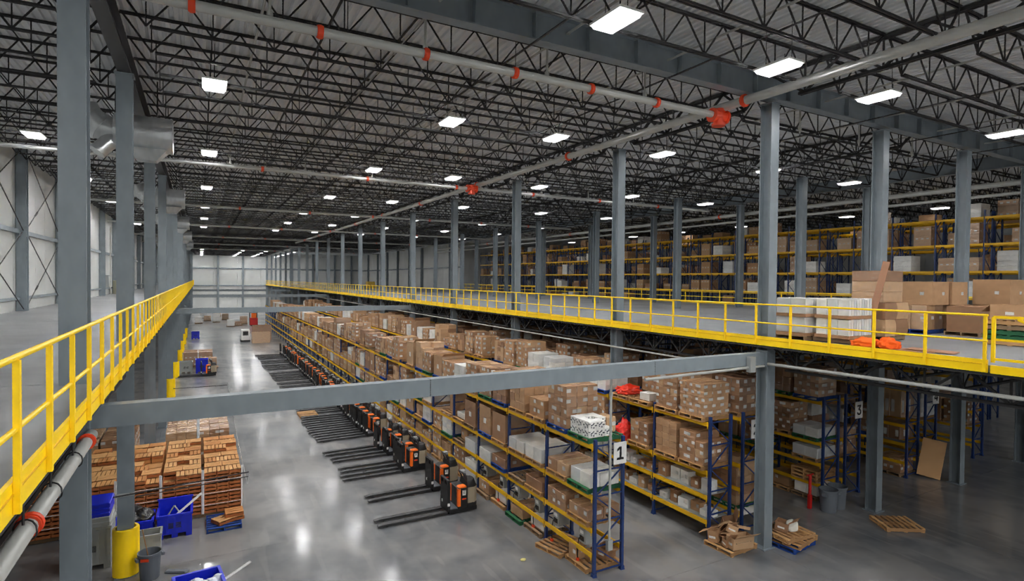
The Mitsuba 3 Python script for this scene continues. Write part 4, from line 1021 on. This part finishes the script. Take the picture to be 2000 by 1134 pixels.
put('broom_handle', [(None, P(MB().cyl((-1.12, 17.72, .1), (-1.35, 17.9, 1.25), .013, 8), 'm_broom'))], None, 'thin brown stick leaning in the round grey trash can by the guard', 'stick')
can(19.35, 11.95, 'round grey trash can at the rack end, left one of a pair', s=1.12); can(19.95, 12.0, 'round grey trash can at the rack end, right one of a pair', s=1.12)
pri('m_broom', S(120, 84, 50), .6)
put('floor_mop', [(None, P(MB().cbox(-.3, .3, -.09, .09, 0, .06, .03), 'm_can'))], at(-.55, 17.7, .002, -.5), 'dark grey flat mat lying on the floor next to the trash can', 'mat')
# blue bin at the bottom edge with white scraps
put('bulk_bin', bulk_bin(1.0, .95, .72, 'm_bluebin'), at(-.02, 15.45, .002, .12), 'open blue bin with white scraps cut by the bottom picture edge', 'bin')
for i in range(5):
    blob('scrap', -.25 + .16 * i, 15.4 + .1 * math.sin(i * 2), .5, .16, .14, .16, S(214, 220, 230), f'crumpled white scrap in the open blue bin at the bottom edge, {nth(i)} from the left', 'scrap', 30 + i, 'm_film', .7)
put('white_strip', [(None, P(MB().bar((.1, 15.2, .5), (1.12, 15.55, .86), .09, .012), 'm_white'))], None, 'white plastic strip sticking out of the blue bin at the bottom edge', 'strip')
# blue pallet with flattened trays
pallet('blue', .68, 20.5, .002, True, 'on the floor in front of the rightmost produce trays', math.pi / 2)
for i, (dx, dy, rz, z) in enumerate(((.3, .0, .1, 0), (.3, .03, .02, .127), (-.02, -.15, .5, 0))):
    put('tray', [(None, tray(.54, .5, i % 3, True))], at(.68 + dx, 20.5 + dy, .143 + z, rz), f'loose brown produce tray on the blue floor pallet, {["lower right", "upper right", "left"][i]} one', 'tray')
# loose pallets on the floor
pallet('wood', 20.19, 10.15, .002, True, 'lying alone on the open floor at the right', -.55)
pallet('wood', 5.5, 34.6, .002, True, 'lying alone by the fork tips in the aisle', math.pi / 2)
put('plywood_sheet', [(None, P(MB().box(-.4, .4, -.01, .01, 0, 1.55), 'm_ply'))], at(26.28, 12.05, .07, -1.1, -.1, .14), 'tan plywood sheet leaning at the rack end next to a grey column', 'sheet')
pri('m_ply', S(184, 142, 98), .6)
put('pallet_jack', [('frame', P(MB().box(-.06, .06, -.05, .05, 0, .5).cyl((0, 0, .5), (0, 0, 1.2), .05, 10), 'm_red', 30)), ('handle', P(MB().cyl((-.18, 0, 1.2), (.18, 0, 1.2), .025, 8), 'm_red', 40))], at(18.98, 12.4, .002), 'red hand pallet jack standing upright behind the pair of trash cans', 'pallet jack')
pri('m_red', S(176, 28, 26), .45)
# debris pile
pallet('wood', 14.1, 11.72, .002, True, 'under the pile of torn cartons at the rack end', .05)
def debris(x, y, z, w, d, h, rz, tilt, ci, label, white=False):
    ps = gaylord_parts(w, d, h, ci, True, False)
    put('torn_carton', ps, at(x, y, z, rz, tilt, tilt * .5), label, 'carton')
debris(14.05, 11.35, .15, .75, .32, .34, -.15, .05, 2, 'long torn carton with print at the front of the debris pile')
debris(13.72, 11.98, .15, .3, .28, .34, .3, -.1, 0, 'small torn carton at the left end of the debris pile')
debris(13.76, 11.55, .15, .26, .22, .22, -.3, .1, 1, 'smallest open carton at the front left of the debris pile')
debris(14.12, 11.72, .44, .36, .32, .24, .6, .3, 2, 'open carton tipped on top of the debris pile')
debris(14.45, 11.95, .15, .45, .35, .55, .9, -.2, 3, 'tall dark torn carton next to the column in the debris pile')
debris(14.1, 12.05, .15, .6, .25, .3, .1, .15, 1, 'brown carton at the back of the debris pile')
pm_ = MB().box(-.28, -.25, -.003, 0, .0, .07).box(.25, .28, -.003, 0, .0, .07)
for k in range(9): pm_.box(-.19 + k * .042, -.162 + k * .042, -.003, 0, .015, .045)
put('carton_print', [(None, P(pm_, 'm_dark'))], at(14.02, 11.185, .33, -.15), 'dark faded print on the long torn carton of the debris pile', 'print')
for k in range(2): pallet('blue' if k == 0 else 'wood', 15.86 + .06 * k, 11.0 - .06 * k, .002 + .142 * k, True, ['at the bottom of the small pile right of the column', 'second from below in the small pile right of the column'][k], .1 + .08 * k)
pallet('wood', 15.8, 11.02, .286, True, 'on top of the small pile right of the column', -.05)
debris(15.68, 11.12, .43, .42, .36, .26, .4, .1, 3, 'open carton of rubbish on the pallets right of the column')
blob('paper_bag', 15.9, 10.95, .43, .2, .16, .2, S(214, 214, 204), 'crumpled white paper bag on the pallets right of the column', 'bag', 44, 'm_vc', .6)
blob('litter', 8.1, 13.9, .002, .09, .06, .03, S(206, 196, 130), 'small yellowish scrap of litter on the floor before the rack', 'litter', 45, 'm_vc', .6)

# ------------------------------------------------------------------ far part of the aisle
def far_cart(x, y, h, dx, dy, label, ci=1, white=False, pal=True):
    if pal: pallet('old', x, y, .002, False, 'under ' + label)
    put('white_bundles' if white else 'wrapped_cartons', far_load('white' if white else 'cart', ci, dx, dy, h), at(x, y, .144 if pal else .002), label, 'carton stack')
FL = ['left', 'middle', 'right']
for r_ in range(2):
    for i, x in enumerate((-.72, .45)):
        far_cart(x, 57.9 + r_ * 1.25, 1.3, 1.12, 1.1, f'film-wrapped cartons left of the far aisle, {["nearer", "farther"][r_]} row, {["left", "right"][i]} one', 1)
far_cart(.75, 56.4, .75, 1.0, 1.0, 'low film-wrapped cartons left of the far aisle before the taller stacks', 0)
put('bulk_bin', bulk_bin(.95, .9, .95, 'm_greybin'), at(-1.0, 54.6, .002), 'small grey bin left of the far aisle beside a blue bin', 'bin')
put('bulk_bin', bulk_bin(.9, .85, 1.15, 'm_bluebin'), at(.15, 54.2, .002), 'small blue bin left of the far aisle beyond a parked truck', 'bin')
put('pallet_truck', TP, at(-2.3 + .0, 52.3, .002), 'parked pallet truck alone at the far left of the aisle before a blue bin', 'pallet truck')
put('bulk_bin', bulk_bin(.9, .85, .95, 'm_bluebin'), at(-.5, 84, .002), 'tiny blue bin by the far yellow column guards', 'bin')
put('white_machine', [('cabinet', P(MB().cbox(-.5, .5, -.6, .6, .2, 1.5, .04), 'm_white')), ('base', P(MB().box(-.55, .55, -.65, .65, 0, .2), 'm_dark')), ('window', P(MB().box(-.3, .3, -.62, -.6, .8, 1.3), 'm_dark'))], at(5.0, 78.5, .002), 'white machine at the far end of the row of parked trucks', 'machine')
put('open_box', gaylord_parts(2.0, 1.3, 1.3, 2, False), at(6.6, 76.2, .002), 'large tan bulk box at the far end of the parked trucks, nearer one', 'box')
put('open_box', gaylord_parts(2.2, 1.2, 1.9, 1, False), at(7.0, 79.6, .002), 'large tan bulk box at the far end of the parked trucks, farther one', 'box')
put('reach_truck', [('body', P(MB().cbox(-.6, .6, -.6, .6, .1, 1.3, .05), 'm_red')), ('wheel', P(MB().cyl((-.5, -.4, .15), (-.3, -.4, .15), .15, 12), 'm_black')), ('wheel', P(MB().cyl((.3, -.4, .15), (.5, -.4, .15), .15, 12), 'm_black')), ('mast', P(MB().box(-.62, -.5, .62, .74, .05, 2.6).box(.5, .62, .62, .74, 0, 2.6).box(-.62, .62, .62, .7, 2.5, 2.6), 'm_dark')), ('guard', P(MB().box(-.55, .55, -.55, .55, 2.15, 2.22), 'm_dark')), ('seat_back', P(MB().cbox(-.4, .4, -.5, -.3, 1.3, 2.1, .05), 'm_orange'))], at(9.0 - 1.1, 104, .002), 'red reach truck standing at the far end of the aisle', 'reach truck')
r = random.Random(5)
for i, (x, y) in enumerate(((-.2, 112), (1.2, 118), (2.6, 114), (4.2, 120), (5.6, 110), (6.6, 108), (4.4, 103), (5.6, 104.5), (.6, 126), (3.2, 130))):
    far_cart(x, y, r.uniform(.5, 1.4), 1.1, 1.05, f'far pale goods on the floor near the end wall, {nth(i)} of ten', r.randrange(3), i % 2 == 0)

# ------------------------------------------------------------------ goods on the right mezzanine
D0 = DECK + .002
def slab_board(w, d, h, col): return P(MB().box(-w / 2, w / 2, -d / 2, d / 2, 0, h, col), 'm_vc')
for i, (x, y, lab, cols) in enumerate(((16.08, 10.86, 'left', 3), (16.3, 9.72, 'right', 8))):
    pallet('old', x, y, D0, True, f'under the white cartons on the right mezzanine edge, {lab} stack', math.pi / 2 if i else 0)
    ps = []; wd, dp_ = 1.12, .96
    for t in range(2):
        z = .0 + t * .56
        ps.append(('tray', slab_board(wd + .06, dp_ + .06, .09, KRAFT[1]), at(0, 0, z)))
        if i == 0:
            for a in range(3):
                for b in range(2): ps.append(('carton', P(MB().cbox(-wd / 6 + .004, wd / 6 - .004, -dp_ / 4 + .004, dp_ / 4 - .004, 0, .455, .008, WHITE[(a + b) % 3]), 'm_film'), at(-wd / 2 + wd / 6 + a * wd / 3, -dp_ / 4 + b * dp_ / 2, z + .092)))
        else:
            for a in range(9):
                for b in range(3): ps.append(('panel', P(MB().box(-.052, .052, -.155, .155, 0, .44 + .02 * ((a * 7 + b) % 3), WHITE[(a * 2 + b) % 3]), 'm_film'), at(-wd / 2 + .062 + a * .124, -dp_ / 3 + b * dp_ / 3, z + .092, rnd.uniform(-.03, .03))))
    put('white_goods', ps, at(x, y, D0 + .141), f'two tiers of white {["cartons", "upright panels"][i]} on brown trays at the right mezzanine edge', 'goods')
# bulging boxes with a wrapped tower
pallet('old', 18.25, 9.85, D0, True, 'under the bulging brown boxes of the tall tower on the right mezzanine')
z = D0 + .141
ps = []
for t in range(2):
    for a in range(2):
        for b in range(2):
            w_, d_, h_ = .62, .54, .5
            m = MB(); o = [(-.5, -.5), (.5, -.5), (.5, .5), (-.5, .5)]
            rings = []
            for q, s_ in ((0, .94), (.25, 1.0), (.5, 1.03), (.75, 1.0), (1, .93)): rings.append([(x * w_ * s_, y * d_ * s_, q * h_ * .985) for x, y in o])
            m.loft(rings, KRAFT[(t + a + b) % 2 + 2]); m.box(-w_ * .46, w_ * .46, -.03, .03, h_ * .98, h_ * .99, shade(KRAFT[2], 1.2))
            ps.append(('carton', P(m, 'm_vc'), at(-.31 + .63 * a + .03 * t, -.28 + .56 * b, t * h_, rnd.uniform(-.05, .05))))
put('stacked_cartons', ps, at(18.25, 9.85, z), 'bulging brown boxes under the wrapped tower on the right mezzanine', 'carton stack')
ps = stack_parts(1, 1, 3, 1.05, .95, .95, 2, True, sticker=False)
put('wrapped_cartons', ps, at(18.3, 9.9, z + 1.0), 'shiny film-wrapped tower of cartons on the bulging boxes of the right mezzanine', 'carton stack')
put('edge_strip', [(None, P(MB().bar((17.22, 9.62, DECK + .01), (17.66, 9.3, DECK + 2.35), .2, .012), 'm_card'))], None, 'brown cardboard strip leaning against the wrapped tower on the right mezzanine', 'strip')
pri('m_card', S(140, 100, 74), .65)
put('carton', [(None, carton(.5, .5, .75, 0, False, False, False))], at(17.42, 10.35, D0, .1), 'upright brown carton left of the wrapped tower on the right mezzanine', 'carton')
load('cart', 22.15, 10.55, D0, 1.1, .98, .84, True, 'on the right mezzanine, right of the tower', 3, (2, 2, 1), 'blue')
load('cart', 22.55, 9.2, D0, 1.05, .95, .84, True, 'on the right mezzanine before the big boxes', 2, (1, 1, 1), 'old', film=False, desc='dark brown carton')
load('cart', 23.8, 10.4, D0, 1.2, 1.0, .84, True, 'on the right mezzanine carrying the right big box', 1, (2, 2, 1), 'old')
for i, (x, y) in enumerate(((22.3, 10.45), (23.5, 10.4))):
    put('big_box', [(None, P(carton_mesh(1.1, .98, .8, KRAFT[0]), 'm_vc'))], at(x, y, D0 + .985), f'big brown box on wrapped loads of the right mezzanine, {["left", "right"][i]} one', 'box')
load('cart', 25.4, 9.5, D0, 1.3, 1.1, .84, True, 'on the right mezzanine at the picture edge', 0, (2, 2, 2), 'old')
put('big_box', [(None, P(carton_mesh(1.3, 1.1, .9, KRAFT[0]), 'm_vc'))], at(25.4, 9.5, D0 + .985), 'widest big brown box on the right mezzanine at the picture edge', 'box')
for i, kind in enumerate(('wood', 'green', 'green', 'old', 'wood')):
    pallet(kind, 20.25, 7.15, D0 + .142 * i, True, f'in the pallet pile on the right mezzanine, {nth(i)} from below', math.pi / 2 + rnd.uniform(-.05, .05))
for i, kind in enumerate(('wood', 'green', 'green', 'old', 'wood')):
    pallet(kind, 21.35, 6.3, D0 + .142 * i, True, f'in the farther right pallet pile on the right mezzanine, {nth(i)} from below', math.pi / 2 + rnd.uniform(-.05, .05))
put('open_box', gaylord_parts(.95, .9, .42, 0, True, False), at(20.25, 7.15, D0 + .712), 'low open carton on the left pallet pile of the right mezzanine', 'box')
put('open_box', gaylord_parts(.95, .9, .42, 2, True, False), at(21.35, 6.3, D0 + .712), 'low open carton on the right pallet pile of the right mezzanine', 'box')
blob('cloth', 15.7, 8.75, D0, .42, .34, .17, S(240, 104, 30), 'crumpled orange cloth on the deck behind the right railing', 'cloth', 61, 'm_vc', .6, .6)
blob('cloth', 15.75, 8.2, D0, .3, .25, .2, S(236, 92, 24), 'small heap of orange cloth beside the cardboard sheets behind the right railing', 'cloth', 62, 'm_vc', .6, .6)
for i, (x, y, rz) in enumerate(((15.9, 7.75, .4), (16.1, 7.35, .2))):
    put('cardboard_sheet', [(None, P(MB().box(-.28, .28, -.5, .5, 0, .02), 'm_card'))], at(x, y, D0 + .022 * i + .002, rz, .03 * i), f'flat brown cardboard sheet on the deck behind the right railing, {["left", "right"][i]} one', 'sheet')
# goods far along the right mezzanine, electrical boxes on the left wall
put('big_box', [(None, P(carton_mesh(1.4, 1.2, 1.2, S(170, 140, 60)), 'm_vc'))], at(27.5, 104, D0), 'far yellowish box on the right mezzanine near the end wall', 'box')
put('electric_cabinet', [('cabinet', P(MB().cbox(-.12, .12, -.55, .55, 0, 1.1, .02), 'm_greybin')), ('mount', P(MB().box(-.4, -.12, -.1, .1, .4, .6), 'm_dark')), ('door', P(MB().box(.12, .135, -.5, .5, .05, 1.05), 'm_greybin')), ('door__handle*', P(MB().box(.135, .15, .38, .42, .5, .6), 'm_dark'))], at(-7.28, 62.5, DECK + .7), 'grey electric cabinet on the left mezzanine wall', 'cabinet')
put('electric_cabinet', [('cabinet', P(MB().cbox(-.25, .25, -.6, .6, 0, 1.3, .02), 'm_olive')), ('door', P(MB().box(.25, .265, -.55, .55, .05, 1.2), 'm_olive'))], at(-7.1, 67, D0), 'olive transformer cabinet standing by the left mezzanine wall', 'cabinet')
pri('m_olive', S(108, 108, 92), .5)
put('conduit', [(None, P(MB().cyl((-7.4, 65.3, DECK), (-7.4, 65.3, 12.6), .05, 8), 'm_pipe', 40))], None, 'white conduit rising up the left mezzanine wall above the electric cabinets', 'conduit')

# ------------------------------------------------------------------ tall racks beyond the right mezzanine
TL = [2.55, 4.1, 5.65, 7.2, 8.8, 10.4, 11.95]
for k, (x0, lab, nb) in enumerate(((39.9, 'tall blue and yellow rack facing the right mezzanine across the gap', 31), (41.15, 'tall blue and yellow rack back to back behind the first tall rack', 31), (45.6, 'tall blue and yellow rack, third row from the right mezzanine', 31), (46.85, 'tall blue and yellow rack, fourth row from the right mezzanine', 20))):
    nb = min(nb, int(300 / (2 * len(TL)))) if False else nb
    lv = TL[2:] if k < 2 else TL[3:]
    if k in (1, 3): lv = lv[1:]
    nbb = min(nb, 30)
    rack(lab, x0, 1.05, 8.2, nbb, 2.5, lv, 12.35, 0 if k else 0, 'tall_rack')
r = random.Random(77)
TN = ['tall rack', 'tall back rack']
for k, x0 in enumerate((39.9, 41.15)):
    for li, z in enumerate(TL[2:]):
        for b in range(30):
            for s_ in (0, 1):
                y = 8.2 + 2.5 * b + 2.5 * (.27 if s_ == 0 else .73) + r.uniform(-.05, .05)
                q = r.random()
                if q < (.66 if k == 0 else .76): continue
                if y > 36 and q < .74: continue
                ci = r.randrange(4); top = li == 4
                hh = r.uniform(.5, 1.25) if not top else r.uniform(.3, 1.0)
                kind = 'white' if q > .94 else 'cart'
                nm2 = ['fifth', 'fourth', 'third', 'second', 'top'][li]
                load(kind, x0 + .52, y, z + .002, 1.1, .98, hh, False, f'on the {nm2}{"" if top else "-highest"} shelf, {TN[k]}, {nth(2 * b + s_)} from its end', ci, pal=None, desc='white bundles' if kind == 'white' else 'carton load')
# third and fourth rows: bright goods glimpsed through the first pair
for b in range(28):
    for li, z in enumerate(TL[3:]):
        for s_ in (0, 1):
            if r.random() < .65: continue
            FARGOODS.setdefault('tall_rack', []).append((far_load('white' if r.random() < .15 else 'cart', r.randrange(3), 1.1, .98, r.uniform(.4, 1.2))[0][1], at(45.6 + .52, 8.2 + 2.5 * b + (.68 if s_ == 0 else 1.82), z + .002)))
# goods too far to tell apart
def joined(items, bs):
    m = MB()
    for sh, M in items:
        v, f, n_, uv, c_ = meshkit.WRITTEN[sh['filename']]
        u = np.asarray(uv); g = np.floor((u[:, 1] + .5) / 1024)
        m.raw(v @ M[:3, :3].T + M[:3, 3], f, np.stack([u[:, 0], g, u[:, 1] - g * 1024], 1) / 1023)
    return P(m, bs)
for k, lab in (('truck_side', 'distant pallet loads on the far half of the truck-side rack'), ('mezzanine_side', 'distant pallet loads on the far racks along the mezzanine'), ('tall_rack', 'distant pallet loads seen through the tall racks')):
    if FARGOODS.get(k): put('distant_loads', [(None, joined(FARGOODS[k], 'm_vc'))], None, lab, 'pallet loads', None, 'stuff')
if FARPAL.n: put('distant_pallets', [(None, P(FARPAL, 'm_vc'))], None, 'distant wooden pallets under the far loads of the racks', 'pallets', None, 'stuff')
